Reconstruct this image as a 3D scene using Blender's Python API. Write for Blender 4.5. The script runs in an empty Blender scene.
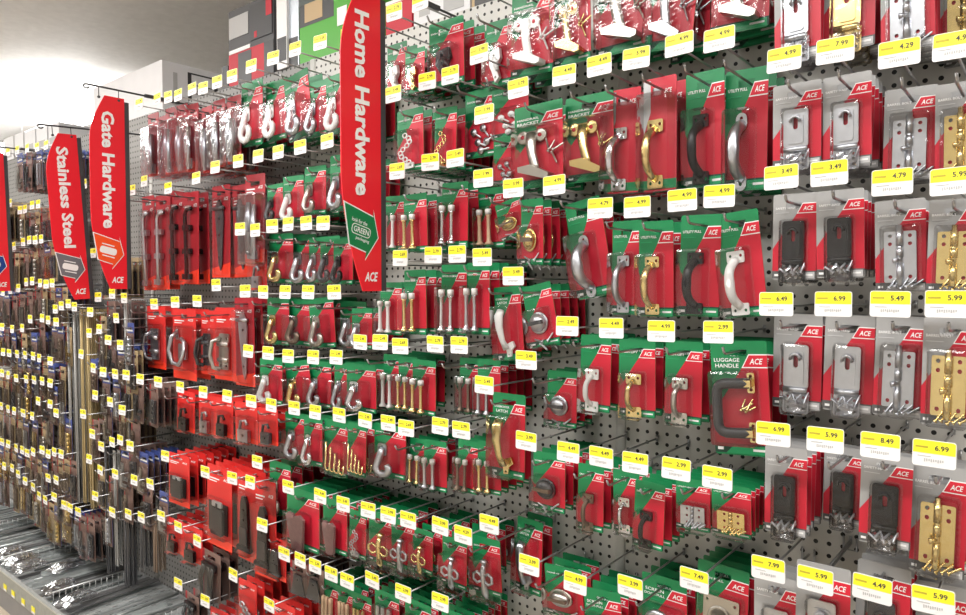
import bpy, bmesh, math, random
from mathutils import Vector, Matrix, Euler
from mathutils.geometry import tessellate_polygon
random.seed(7)
R = math.radians
scene = bpy.context.scene
COL = scene.collection

# ------------------------------------------------------------------ camera
CAM = Vector((0.0, -1.55, 1.55))
F = 700.0
cam_data = bpy.data.cameras.new('camera')
cam_data.sensor_width = 36.0
cam_data.lens = F / 966 * 36
cam_data.clip_start = 0.02
cam = bpy.data.objects.new('camera', cam_data)
COL.objects.link(cam)
cam.location = CAM
cam.rotation_euler = (R(90 - 1.84), 0, R(39.4))
scene.camera = cam
CM = Euler((R(90 - 1.84), 0, R(39.4))).to_matrix()

def ray(u, v):
    return CM @ Vector(((u - 483) / F, -(v - 307.5) / F, -1))

def at_y(u, v, y):
    d = ray(u, v)
    return CAM + d * ((y - CAM.y) / d.y)

def at_x(u, v, x):
    d = ray(u, v)
    return CAM + d * ((x - CAM.x) / d.x)

def at_z(u, v, z):
    d = ray(u, v)
    return CAM + d * ((z - CAM.z) / d.z)

# ------------------------------------------------------------------ materials
def mat(name, col, rough=0.5, metal=0.0, spec=0.5, emit=None, coat=0.0):
    m = bpy.data.materials.new(name)
    m.use_nodes = True
    b = m.node_tree.nodes['Principled BSDF']
    b.inputs['Base Color'].default_value = (*col, 1)
    b.inputs['Roughness'].default_value = rough
    b.inputs['Metallic'].default_value = metal
    b.inputs['Specular IOR Level'].default_value = spec
    b.inputs['Coat Weight'].default_value = coat
    b.inputs['Coat Roughness'].default_value = 0.12
    if emit:
        b.inputs['Emission Color'].default_value = (*emit[0], 1)
        b.inputs['Emission Strength'].default_value = emit[1]
    return m

def noisy(m, scale=40, amt=0.12, bump=0.0):
    """slight unevenness of a real surface: value noise on the colour and a bump"""
    nt = m.node_tree; n = nt.nodes; b = n['Principled BSDF']
    tc = n.new('ShaderNodeTexCoord'); nz = n.new('ShaderNodeTexNoise')
    nz.inputs['Scale'].default_value = scale; nz.inputs['Detail'].default_value = 4
    nt.links.new(tc.outputs['Object'], nz.inputs['Vector'])
    mx = n.new('ShaderNodeMix'); mx.data_type = 'RGBA'; mx.blend_type = 'MULTIPLY'
    mx.inputs['Factor'].default_value = 1.0
    rp = n.new('ShaderNodeMapRange')
    rp.inputs['To Min'].default_value = 1 - amt; rp.inputs['To Max'].default_value = 1 + amt
    nt.links.new(nz.outputs['Fac'], rp.inputs['Value'])
    c = b.inputs['Base Color'].default_value[:]
    mx.inputs[6].default_value = c
    nt.links.new(rp.outputs['Result'], mx.inputs[7])
    nt.links.new(mx.outputs[2], b.inputs['Base Color'])
    if bump:
        bp = n.new('ShaderNodeBump'); bp.inputs['Strength'].default_value = bump
        nt.links.new(nz.outputs['Fac'], bp.inputs['Height'])
        nt.links.new(bp.outputs['Normal'], b.inputs['Normal'])
    return m

M = {}
M['green'] = mat('card_green', (0.005, 0.20, 0.066), 0.42)
M['green_light'] = mat('card_green_light', (0.010, 0.30, 0.11), 0.42)
M['green_dark'] = mat('card_green_dark', (0.006, 0.05, 0.03), 0.5)
M['grey'] = mat('card_grey', (0.33, 0.33, 0.33), 0.42)
M['grey_light'] = mat('card_grey_light', (0.52, 0.52, 0.53), 0.42)
M['grey_dark'] = mat('card_grey_dark', (0.10, 0.10, 0.10), 0.5)
M['red'] = mat('card_red', (0.52, 0.010, 0.030), 0.40)
M['tag_red'] = mat('card_tag_red', (0.62, 0.012, 0.035), 0.38)
M['gate'] = mat('card_gate_red', (0.66, 0.022, 0.020), 0.42)
M['gate_dark'] = mat('card_gate_dark', (0.36, 0.012, 0.022), 0.42)
M['gate_bright'] = mat('card_gate_bright', (0.90, 0.045, 0.018), 0.42)
M['white'] = mat('print_white', (0.86, 0.86, 0.86), 0.5)
M['blue'] = mat('card_blue', (0.06, 0.09, 0.30), 0.45)
M['tan'] = mat('card_tan', (0.40, 0.30, 0.17), 0.5)
M['brown'] = mat('card_brown', (0.21, 0.13, 0.11), 0.5)
M['zinc'] = noisy(mat('zinc_metal', (0.54, 0.56, 0.60), 0.33, 1.0), 60, 0.10)
M['chrome'] = mat('chrome_metal', (0.74, 0.75, 0.78), 0.14, 1.0)
M['nickel'] = noisy(mat('nickel_metal', (0.52, 0.50, 0.46), 0.30, 1.0), 60, 0.08)
M['brass'] = noisy(mat('brass_metal', (0.78, 0.61, 0.27), 0.24, 1.0), 60, 0.08)
M['black'] = mat('black_metal', (0.008, 0.008, 0.009), 0.32, spec=0.35)
M['bronze'] = mat('bronze_metal', (0.22, 0.16, 0.12), 0.35, 0.7)
M['dark'] = mat('dark_grey_metal', (0.07, 0.07, 0.075), 0.38, 0.5)
M['enamel'] = mat('white_enamel', (0.88, 0.88, 0.87), 0.28)
M['rubber'] = mat('white_rubber', (0.85, 0.84, 0.82), 0.6)
M['strip_brass'] = mat('dull_brass_strip', (0.42, 0.33, 0.17), 0.45, 0.6)
M['strip_grey'] = mat('dull_grey_strip', (0.36, 0.36, 0.35), 0.45, 0.6)
M['wood'] = noisy(mat('pale_wood', (0.62, 0.42, 0.27), 0.5), 90, 0.2)
M['leather'] = noisy(mat('brown_pad', (0.24, 0.12, 0.12), 0.5), 120, 0.2)
M['wire'] = mat('hook_wire', (0.42, 0.42, 0.43), 0.32, 0.9)
M['wire_bright'] = mat('divider_wire', (0.62, 0.64, 0.64), 0.35, 0.9)
M['label_white'] = mat('label_white', (0.74, 0.74, 0.75), 0.45)
M['label_yellow'] = mat('label_yellow', (0.86, 0.77, 0.025), 0.45)
M['ink'] = mat('label_ink', (0.05, 0.05, 0.04), 0.6)
M['ink_grey'] = mat('label_grey_ink', (0.45, 0.45, 0.45), 0.6)
M['ink_olive'] = mat('label_olive_ink', (0.45, 0.38, 0.03), 0.6)
M['banner_red'] = mat('banner_red', (0.80, 0.016, 0.030), 0.40)
M['banner_edge'] = mat('banner_edge', (0.045, 0.045, 0.05), 0.5)
M['arrow_orange'] = mat('arrow_orange', (0.88, 0.09, 0.02), 0.42)
M['arrow_grey'] = mat('arrow_grey', (0.16, 0.16, 0.18), 0.42)
M['arrow_blue'] = mat('arrow_blue', (0.01, 0.05, 0.25), 0.42)
M['steel'] = noisy(mat('bar_steel', (0.40, 0.43, 0.43), 0.42, 0.75), 50, 0.25)
M['steel_pale'] = noisy(mat('bar_steel_pale', (0.62, 0.65, 0.65), 0.40, 0.75), 50, 0.2)
M['steel_dark'] = noisy(mat('bar_steel_dark', (0.20, 0.20, 0.20), 0.45, 0.7), 50, 0.25)
M['carton_white'] = noisy(mat('carton_white', (0.74, 0.74, 0.76), 0.6), 14, 0.05)
M['carton_black'] = mat('carton_black', (0.05, 0.05, 0.055), 0.4)
M['carton_grey'] = mat('carton_grey', (0.075, 0.075, 0.08), 0.5)
M['carton_red'] = mat('carton_red', (0.50, 0.012, 0.03), 0.5)
M['carton_green'] = mat('carton_green', (0.06, 0.36, 0.02), 0.4)
M['carton_tan'] = mat('carton_tan', (0.50, 0.36, 0.20), 0.5)
M['film'] = mat('film_silver', (0.65, 0.72, 0.80), 0.2, 0.6)
M['upright'] = mat('upright_paint', (0.62, 0.62, 0.60), 0.4)
M['deck'] = noisy(mat('deck_paint', (0.40, 0.41, 0.41), 0.45, 0.2), 20, 0.1)
M['kick'] = noisy(mat('kick_paint', (0.24, 0.24, 0.25), 0.45, 0.3), 20, 0.1)
M['lamp_body'] = mat('lamp_body', (0.8, 0.8, 0.8), 0.4)
M['tube'] = mat('lamp_tube', (1, 1, 1), 0.4, emit=((1.0, 0.985, 0.96), 11.0))

def clear_mat(name, gloss, tint, base):
    """thin clear packaging: mostly see-through, with a Fresnel sheen"""
    m = bpy.data.materials.new(name); m.use_nodes = True
    nt = m.node_tree; n = nt.nodes; n.clear()
    out = n.new('ShaderNodeOutputMaterial'); mx = n.new('ShaderNodeMixShader')
    tr = n.new('ShaderNodeBsdfTransparent'); gl = n.new('ShaderNodeBsdfGlossy')
    tr.inputs['Color'].default_value = (*tint, 1)
    gl.inputs['Roughness'].default_value = gloss
    lw = n.new('ShaderNodeLayerWeight'); lw.inputs['Blend'].default_value = 0.25
    tc = n.new('ShaderNodeTexCoord'); nz = n.new('ShaderNodeTexNoise')
    nz.inputs['Scale'].default_value = 55; nz.inputs['Detail'].default_value = 2
    bp = n.new('ShaderNodeBump'); bp.inputs['Strength'].default_value = 0.22; bp.inputs['Distance'].default_value = 0.01
    nt.links.new(tc.outputs['Object'], nz.inputs['Vector'])
    nt.links.new(nz.outputs['Fac'], bp.inputs['Height'])
    nt.links.new(bp.outputs['Normal'], gl.inputs['Normal'])
    mr = n.new('ShaderNodeMapRange'); mr.inputs['To Min'].default_value = base; mr.inputs['To Max'].default_value = 0.75
    nt.links.new(lw.outputs['Fresnel'], mr.inputs['Value'])
    nt.links.new(mr.outputs['Result'], mx.inputs['Fac'])
    nt.links.new(tr.outputs['BSDF'], mx.inputs[1]); nt.links.new(gl.outputs['BSDF'], mx.inputs[2])
    nt.links.new(mx.outputs['Shader'], out.inputs['Surface'])
    return m
M['blister'] = clear_mat('blister_plastic', 0.12, (0.98, 0.98, 0.98), 0.035)
M['bag'] = clear_mat('bag_plastic', 0.16, (0.92, 0.92, 0.94), 0.26)

def pegboard_mat(nm, col):
    m = noisy(mat(nm, col, 0.5), 6, 0.06)
    nt = m.node_tree; n = nt.nodes; b = n['Principled BSDF']
    old = b.inputs['Base Color'].links[0].from_socket
    geo = n.new('ShaderNodeNewGeometry')
    sep = n.new('ShaderNodeSeparateXYZ'); nt.links.new(geo.outputs['Position'], sep.inputs[0])
    def mth(op, a, bb=None):
        k = n.new('ShaderNodeMath'); k.operation = op
        for i, s in enumerate((a, bb)):
            if s is None: continue
            if isinstance(s, (int, float)): k.inputs[i].default_value = s
            else: nt.links.new(s, k.inputs[i])
        return k.outputs[0]
    def cell(s):
        return mth('SUBTRACT', mth('FRACT', mth('MULTIPLY', mth('ADD', s, 20.0), 1 / 0.0254)), 0.5)
    cx, cz = cell(sep.outputs['X']), cell(sep.outputs['Z'])
    r2 = mth('ADD', mth('MULTIPLY', cx, cx), mth('MULTIPLY', cz, cz))
    hole = mth('LESS_THAN', r2, 0.032)
    mx = n.new('ShaderNodeMix'); mx.data_type = 'RGBA'
    nt.links.new(hole, mx.inputs['Factor']); nt.links.new(old, mx.inputs[6])
    mx.inputs[7].default_value = (0.006, 0.006, 0.006, 1)
    nt.links.new(mx.outputs[2], b.inputs['Base Color'])
    return m
M['pegboard'] = pegboard_mat('pegboard_paint', (0.60, 0.59, 0.56))
M['pegboard_shaded'] = pegboard_mat('pegboard_painted_shade', (0.27, 0.265, 0.255))  # same board, with the shade of the hanging goods put into its colour

# ------------------------------------------------------------------ mesh builder
_text_cache = {}
def text_geo(s, off=0.0, shear=0.0):
    key = (s, off, shear)
    if key in _text_cache: return _text_cache[key]
    cu = bpy.data.curves.new('t', 'FONT'); cu.body = s; cu.size = 1.0
    cu.align_x = 'CENTER'; cu.align_y = 'CENTER'; cu.resolution_u = 2
    cu.offset = off; cu.shear = shear; cu.fill_mode = 'FRONT'
    o = bpy.data.objects.new('t', cu); COL.objects.link(o)
    dg = bpy.context.evaluated_depsgraph_get()
    me = bpy.data.meshes.new_from_object(o.evaluated_get(dg))
    vs = [v.co.copy() for v in me.vertices]; fs = [tuple(p.vertices) for p in me.polygons]
    bpy.data.objects.remove(o); bpy.data.curves.remove(cu); bpy.data.meshes.remove(me)
    xs = [v.x for v in vs] or [0]; ys = [v.y for v in vs] or [0]
    _text_cache[key] = (vs, fs, max(xs) - min(xs), max(ys) - min(ys), (max(xs) + min(xs)) / 2, (max(ys) + min(ys)) / 2)
    return _text_cache[key]

class MB:
    def __init__(s): s.v = []; s.f = []; s.m = []; s.mats = []; s.smooth = []
    def mi(s, name):
        if name not in s.mats: s.mats.append(name)
        return s.mats.index(name)
    def add(s, vs, fs, m, smooth=False):
        k = len(s.v); mi = s.mi(m)
        s.v += [tuple(p) for p in vs]
        for f in fs:
            s.f.append(tuple(i + k for i in f)); s.m.append(mi); s.smooth.append(smooth)
    def box(s, x0, x1, y0, y1, z0, z1, m, rot=None, piv=None):
        vs = [Vector((x, y, z)) for x in (x0, x1) for y in (y0, y1) for z in (z0, z1)]
        if rot is not None:
            p = Vector(piv) if piv else Vector(((x0 + x1) / 2, (y0 + y1) / 2, (z0 + z1) / 2))
            E = Euler(rot).to_matrix(); vs = [p + E @ (v - p) for v in vs]
        s.add(vs, [(0, 1, 3, 2), (4, 6, 7, 5), (0, 4, 5, 1), (2, 3, 7, 6), (0, 2, 6, 4), (1, 5, 7, 3)], m)
    def poly(s, pts, y, m):
        """flat print facing -y"""
        s.add([(x, y, z) for x, z in pts], [tuple(range(len(pts)))], m)
    def prism(s, pts, y0, y1, m, holes=()):
        """plate in XZ from y0 (front) to y1, with round or square holes"""
        loops = [list(pts)] + [list(h) for h in holes]
        flat = [p for l in loops for p in l]
        n = len(flat)
        tris = tessellate_polygon([[Vector((x, z, 0)) for x, z in l] for l in loops])
        vs = [(x, y0, z) for x, z in flat] + [(x, y1, z) for x, z in flat]
        fs = []
        for t in tris:
            a, b, c = (Vector((flat[i][0], flat[i][1], 0)) for i in t)
            t = tuple(t)
            if (b - a).cross(c - a).z < 0: t = t[::-1]
            fs.append(t); fs.append(tuple(i + n for i in t[::-1]))
        k = 0
        for l in loops:
            q = len(l)
            for i in range(q):
                j = (i + 1) % q
                fs.append((k + i, k + j, n + k + j, n + k + i))
            k += q
        s.add(vs, fs, m)
    def tube(s, pts, r, m, seg=8, cap=True, flat=None):
        """tube along points; r a number or a list; flat = (axis vector, factor) squeezes the section"""
        pts = [Vector(p) for p in pts]; n = len(pts)
        rs = r if isinstance(r, (list, tuple)) else [r] * n
        vs, fs = [], []
        up = Vector((0, 0, 1))
        prev = None
        for i, p in enumerate(pts):
            t = (pts[min(i + 1, n - 1)] - pts[max(i - 1, 0)]).normalized()
            if prev is None:
                a = t.orthogonal().normalized()
                for c in (Vector((1, 0, 0)), Vector((0, 0, 1)), Vector((0, 1, 0))):
                    if abs(t.dot(c)) < 0.8:
                        a = (c - t * t.dot(c)).normalized(); break
            else:
                a = (prev - t * t.dot(prev)).normalized()
            prev = a; b = t.cross(a)
            for k in range(seg):
                w = 2 * math.pi * k / seg
                d = (a * math.cos(w) + b * math.sin(w)) * rs[i]
                if flat: d = d - Vector(flat[0]) * d.dot(Vector(flat[0])) * (1 - flat[1])
                vs.append(p + d)
        for i in range(n - 1):
            for k in range(seg):
                l = (k + 1) % seg
                fs.append((i * seg + k, i * seg + l, (i + 1) * seg + l, (i + 1) * seg + k))
        if cap:
            fs.append(tuple(range(seg))[::-1]); fs.append(tuple((n - 1) * seg + k for k in range(seg)))
        s.add(vs, fs, m, True)
    def lathe(s, prof, c, axis, m, seg=14):
        """profile [(along, radius)] from point c along axis 'x' 'y' or 'z' (sign with '-y')"""
        sg = -1 if axis[0] == '-' else 1; ax = axis[-1]
        vs, fs = [], []
        for h, r in prof:
            for k in range(seg):
                w = 2 * math.pi * k / seg; p, q = r * math.cos(w), r * math.sin(w); h2 = sg * h
                d = {'x': (h2, p, q), 'y': (p, h2, q), 'z': (p, q, h2)}[ax]
                vs.append((c[0] + d[0], c[1] + d[1], c[2] + d[2]))
        n = len(prof)
        for i in range(n - 1):
            for k in range(seg):
                l = (k + 1) % seg
                fs.append((i * seg + k, i * seg + l, (i + 1) * seg + l, (i + 1) * seg + k))
        fs.append(tuple(range(seg))); fs.append(tuple((n - 1) * seg + k for k in range(seg)))
        s.add(vs, fs, m, True)
    def text(s, t, x, z, y, m, h=None, w=None, off=0.01, shear=0.0, rot=0.0, plane='xz'):
        """flat lettering centred on (x, z), capital height h or total width w"""
        vs, fs, tw, th, cx, cy = text_geo(t, off, shear)
        if not vs: return
        k = w / tw if (w and not h) else h / th
        kx = w / tw if w else k
        cr, sr = math.cos(rot), math.sin(rot)
        out = []
        for v in vs:
            a, b = (v.x - cx) * kx, (v.y - cy) * k
            a, b = a * cr - b * sr, a * sr + b * cr
            out.append((x + a, y, z + b) if plane == 'xz' else (y, x + a, z + b))
        s.add(out, fs, m)
    def mesh(s, name):
        me = bpy.data.meshes.new(name)
        me.from_pydata(s.v, [], s.f)
        for q in s.mats: me.materials.append(M[q])
        me.polygons.foreach_set('material_index', s.m)
        me.polygons.foreach_set('use_smooth', s.smooth)
        bm = bmesh.new(); bm.from_mesh(me)
        bmesh.ops.recalc_face_normals(bm, faces=bm.faces)
        bm.to_mesh(me); bm.free()
        me.update()
        return me
    def build(s, name, parent=None, loc=(0, 0, 0), rot=(0, 0, 0)):
        return link(name, s.mesh(name), parent, loc, rot)

def link(name, data, parent=None, loc=(0, 0, 0), rot=(0, 0, 0)):
    o = bpy.data.objects.new(name, data); COL.objects.link(o)
    o.location = loc; o.rotation_euler = rot
    if parent is not None: o.parent = parent
    return o

def tag(o, label=None, cat=None, group=None, kind=None):
    if label: o['label'] = label
    if cat: o['category'] = cat
    if group: o['group'] = group
    if kind: o['kind'] = kind
    return o

def circ(x, z, r, n=10):
    return [(x + r * math.cos(2 * math.pi * k / n), z + r * math.sin(2 * math.pi * k / n)) for k in range(n)]
def rrect(x0, x1, z0, z1, r, n=3):
    pts = []
    for cx, cz, a in ((x1 - r, z1 - r, 0), (x0 + r, z1 - r, 90), (x0 + r, z0 + r, 180), (x1 - r, z0 + r, 270)):
        for k in range(n + 1):
            w = R(a + 90 * k / n); pts.append((cx + r * math.cos(w), cz + r * math.sin(w)))
    return pts
def rect(x0, x1, z0, z1): return [(x0, z0), (x1, z0), (x1, z1), (x0, z1)]
def arc(c, r, a0, a1, n, plane='xz'):
    out = []
    for k in range(n + 1):
        w = R(a0 + (a1 - a0) * k / n)
        p, q = r * math.cos(w), r * math.sin(w)
        out.append((c[0] + p, c[1], c[2] + q) if plane == 'xz' else (c[0], c[1] + p, c[2] + q))
    return out

# ------------------------------------------------------------------ the cards: origin = hang hole, front towards -y
ZT = 0.018
def card_mesh(W, H, style, title):
    b = MB(); zt, zb = ZT, ZT - H
    X = lambda f: (f - 0.5) * W
    Z = lambda f: zt - f * H
    hole = [rect(-min(.016, W * .3), min(.016, W * .3), -0.009, 0.0026)]
    base = {'green': 'green', 'grey': 'grey', 'gate': 'gate', 'clear': 'gate_dark', 'gatedark': 'gate_dark', 'crimson': 'red', 'bag': 'gate_dark', 'blue': 'blue', 'tan': 'tan', 'brown': 'brown'}[style]
    b.prism(rrect(-W / 2, W / 2, zb, zt, .004), 0, 0.001, base, hole)
    y1, y2, y3 = -.0004, -.0008, -.0012
    small = W < 0.045
    if style in ('green', 'grey'):
        lt, dk = base + '_light', base + '_dark'
        b.poly([(X(0), Z(.64)), (X(.56), Z(.23)), (X(1), Z(.23)), (X(1), Z(.9)), (X(0), Z(.9))], y1, 'red')
        b.poly([(X(0), Z(.9)), (X(1), Z(.9)), (X(1), Z(.985)), (X(0), Z(.985))][::-1], y1, dk)
        b.poly([(X(.2), Z(.985)), (X(.34), Z(.915)), (X(.97), Z(.915)), (X(.97), Z(.985))], y2, lt)
        b.poly([(X(.55), Z(.235)), (X(.68), Z(.115)), (X(1), Z(.115)), (X(1), Z(.235))], y2, 'white')
        b.poly([(X(.58), Z(.225)), (X(.69), Z(.125)), (X(1), Z(.125)), (X(1), Z(.225))], y3, 'tag_red')
        b.text('ACE', X(.81), Z(.178), -.0016, 'white', w=.23 * W, h=.05 * H, off=.02, shear=.25)
        if title:
            ln = title.split('|')
            for i, t in enumerate(ln):
                b.text(t, X(.29), Z(.165 + .05 * i), y2, 'white', w=min(.46, .07 * len(t)) * W, h=.026 * H if len(t) > 7 else .034 * H, off=.012)
            b.box(X(.06), X(.38), y2, y1, Z(.165 + .05 * len(ln) + .008), Z(.165 + .05 * len(ln)), lt)
        b.box(X(.05), X(.15), y2, y1, Z(.96), Z(.935), 'white')
        b.box(X(.68), X(.93), y3, y2, Z(.958), Z(.938), 'white')
    elif style in ('gate', 'clear', 'gatedark'):
        if style == 'gate':
            b.poly([(X(0), Z(.78)), (X(1), Z(.9)), (X(1), Z(1)), (X(0), Z(1))], y1, 'gate_bright')
            b.poly([(X(0), Z(.22)), (X(1), Z(.16)), (X(1), Z(.9)), (X(0), Z(.78))], y1, 'gate')
        else:
            b.poly([(X(0), Z(.16)), (X(1), Z(.12)), (X(1), Z(0.02)), (X(0), Z(0.02))][::-1], -.0003, 'gate') if W < .03 else None
            b.poly([(X(0), Z(.9)), (X(1), Z(.84)), (X(1), Z(1)), (X(0), Z(1))], y1, 'gate_bright')
        b.text('ACE', X(.78), Z(.15), y2, 'white', w=.24 * W, h=.035 * H, off=.02, shear=.25)
        b.box(X(.08), X(.5), y2, y1, Z(.175), Z(.16), 'white')
        b.box(X(.08), X(.4), y2, y1, Z(.205), Z(.193), 'white')
    elif style == 'crimson':
        b.poly([(X(0), Z(.9)), (X(1), Z(.9)), (X(1), Z(.985)), (X(0), Z(.985))][::-1], y1, 'green')
        b.poly([(X(0), Z(0.02)), (X(.22), Z(.02)), (X(.22), Z(.3)), (X(0), Z(.5))], y1, 'grey_light')
        b.text('ACE', X(.75), Z(.13), y2, 'white', w=.24 * W, h=.045 * H, off=.02, shear=.25)
    elif style == 'blue':
        b.poly([(X(0), Z(.24)), (X(1), Z(.24)), (X(1), Z(1)), (X(0), Z(1))], y1, 'brown')
        b.box(X(.12), X(.88), y2, y1, Z(.2), Z(.16), 'white')
    else:
        b.poly([(X(0), Z(.0)), (X(.12), Z(.0)), (X(.12), Z(1)), (X(0), Z(1))], y1, 'gate_dark')
    return b.mesh('hanging_card')

def blister_mesh(x0, x1, z0, z1, d, m='blister'):
    b = MB(); t = min(.004, d * .3)
    o = rrect(x0, x1, z0, z1, .005, 2); i = rrect(x0 + t, x1 - t, z0 + t, z1 - t, .004, 2)
    n = len(o); fl = rrect(x0 - .004, x1 + .004, z0 - .004, z1 + .004, .006, 2)
    vs = [(x, -.002, z) for x, z in fl] + [(x, -.0022, z) for x, z in o] + [(x, -d + .002, z) for x, z in o] + [(x, -d, z) for x, z in i]
    fs = []
    for r in range(3):
        for k in range(n):
            l = (k + 1) % n; fs.append((r * n + k, r * n + l, (r + 1) * n + l, (r + 1) * n + k))
    fs.append(tuple(3 * n + k for k in range(n)))
    b.add(vs, fs, m)
    return b.mesh('blister')

def screw(b, x, z, ang, L, m, y=-.006):
    c, s = math.cos(ang), math.sin(ang)
    p = [(x + c * L * t, y, z + s * L * t) for t in (0, .06, .12, .9, 1)]
    b.tube(p, [.004, .0042, .0021, .0019, .0004], m, 6)

def screws_mesh(x, z, m, n=4, L=.022, spread=.02):
    b = MB(); rr = random.Random(n * 7 + int(abs(x) * 1000))
    for k in range(n):
        screw(b, x + (k / max(1, n - 1) - .5) * spread, z + rr.uniform(-.003, .003), rr.choice((1, -1)) * rr.uniform(.2, 1.2) + math.pi / 2 * (k % 2), L, m, -.006 - .003 * (k % 2))
    return b.mesh('screws')

def bag_mesh(x0, x1, z0, z1):
    b = MB(); rr = random.Random(5); n = 7; vs = []
    for i in range(n):
        for j in range(n):
            e = i in (0, n - 1) or j in (0, n - 1)
            vs.append((x0 + (x1 - x0) * i / (n - 1), -.007 if e else -.013 - rr.uniform(0, .006), z0 + (z1 - z0) * j / (n - 1)))
    b.add(vs, [(i * n + j, (i + 1) * n + j, (i + 1) * n + j + 1, i * n + j + 1) for i in range(n - 1) for j in range(n - 1)], 'bag')
    return b.mesh('screw_bag')

# each kind returns (W, H, style, title, depth, [(part, mesh)], blister rectangle)
def k_barrel_bolt(fin):
    b = MB()
    for sx in (-1, 1):
        xs = sorted((sx * .004, sx * .026))
        b.prism(rrect(xs[0], xs[1], -.128, -.038, .003), -.0042, -.0026, fin, [circ(sx * .016, z, .0034) for z in (-.046, -.060, -.118)])
    b.prism(rect(-.006, .006, -.128, -.038), -.006, -.0026, fin)
    for z0, z1 in ((-.064, -.036), (-.084, -.067), (-.130, -.094)):
        b.tube([(0, -.008, z0), (0, -.008, z1)], .0062, fin, 10)
    r = MB(); r.tube([(0, -.008, -.133), (0, -.008, -.028)], .0047, fin, 10)
    r.tube([(0, -.010, -.0885), (-.005, -.016, -.090), (-.010, -.018, -.091)], [.003, .004, .005], fin, 8)
    return (.082, .162, 'grey', 'BARREL BOLT', .024, [('bolt_plate', b.mesh('bolt_plate')), ('bolt_rod', r.mesh('bolt_rod')), ('screws', screws_mesh(0, -.138, fin, 5, .024, .036))], (-.030, .030, -.144, -.028))

def k_hasp(fin):
    b = MB()
    b.prism(rrect(-.021, .021, -.098, -.030, .005), -.0065, -.004, fin, [rrect(-.004, .004, -.066, -.044, .0035)])
    b.prism(rrect(-.013, .013, -.092, -.040, .004), -.0085, -.0065, fin, [rrect(-.004, .004, -.066, -.044, .0035)])
    b.tube([(-.02, -.007, -.101), (.02, -.007, -.101)], .0048, fin, 10)
    b.prism(rrect(-.022, .022, -.138, -.104, .004), -.005, -.003, fin, [circ(x, z, .003) for x in (-.013, .013) for z in (-.113, -.130)])
    st = MB(); st.tube([(-.008, -.004, -.05)] + arc((0, -.014, -.052), .008, 180, 0, 8) + [(.008, -.004, -.05)], .0026, fin, 8)
    return (.082, .150, 'grey', 'SAFETY HASP', .022, [('hasp_plate', b.mesh('hasp_plate')), ('staple', st.mesh('staple')), ('screw_bag', bag_mesh(-.019, .019, -.139, -.106)), ('screws', screws_mesh(0, -.122, fin if fin != 'black' else 'zinc', 6, .02, .03))], (-.023, .023, -.140, -.028))

def k_bracket(fin):
    b = MB()
    for sx in (-1, 1):
        b.lathe([(0, .013), (.004, .013), (.005, .011)], (sx * .019 - .01, -.004, -.046), '-y', fin, 16)
        b.lathe([(0, .004), (.006, .004)], (sx * .019 - .01, -.004, -.046), '-y', 'red', 10)
    b.box(-.026, .006, -.008, -.003, -.056, -.036, fin)
    b.tube([(-.010, -.008, -.042), (-.008, -.014, -.06), (-.003, -.018, -.085), (.004, -.020, -.108), (.006, -.02, -.118)], [.011, .011, .0095, .0095, .010], fin, 10, flat=((0, 1, 0), .6))
    p = MB(); p.prism([(-.028, -.108), (.0, -.106), (.038, -.126), (.037, -.134), (.027, -.136), (-.027, -.118)], -.030, -.006, fin)
    return (.105, .165, 'green', 'HANDRAIL|BRACKET', .034, [('bracket_arm', b.mesh('bracket_arm')), ('rail_plate', p.mesh('rail_plate')), ('screws', screws_mesh(.03, -.082, fin, 4, .026, .012))], (-.040, .042, -.140, -.030))

def pull_parts(fin, x, zt_, zb_, bow, r, style='plate'):
    b = MB()
    for z, s in ((zt_, 1), (zb_, -1)):
        if style == 'plate':
            b.prism(rrect(x - .017, x + .017, z - .010, z + .010, .003), -.0045, -.002, fin, [circ(x + q, z + s * .002, .0028) for q in (-.010, .010)])
        else:
            b.prism(rrect(x - .011, x + .011, z - .014, z + .012, .010, 4), -.0045, -.002, fin, [circ(x, z + s * .004, .0032)])
    h = MB(); zm = (zt_ + zb_) / 2; hl = (zt_ - zb_) / 2
    pts = []
    for k in range(15):
        t = -1 + 2 * k / 14
        d = (1 - abs(t) ** 3.2)
        pts.append((x - bow * .24 * d, -.004 - bow * d, zm - hl * .87 * t))
    r = r * (1.3 if style == 'ear' else 1.0)
    h.tube(pts, [r * (1.0 - .25 * abs(-1 + 2 * k / 14)) for k in range(15)], fin, 10, flat=((0, 1, 0), .65))
    return b.mesh('mounting_plates'), h.mesh('pull_handle')

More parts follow.
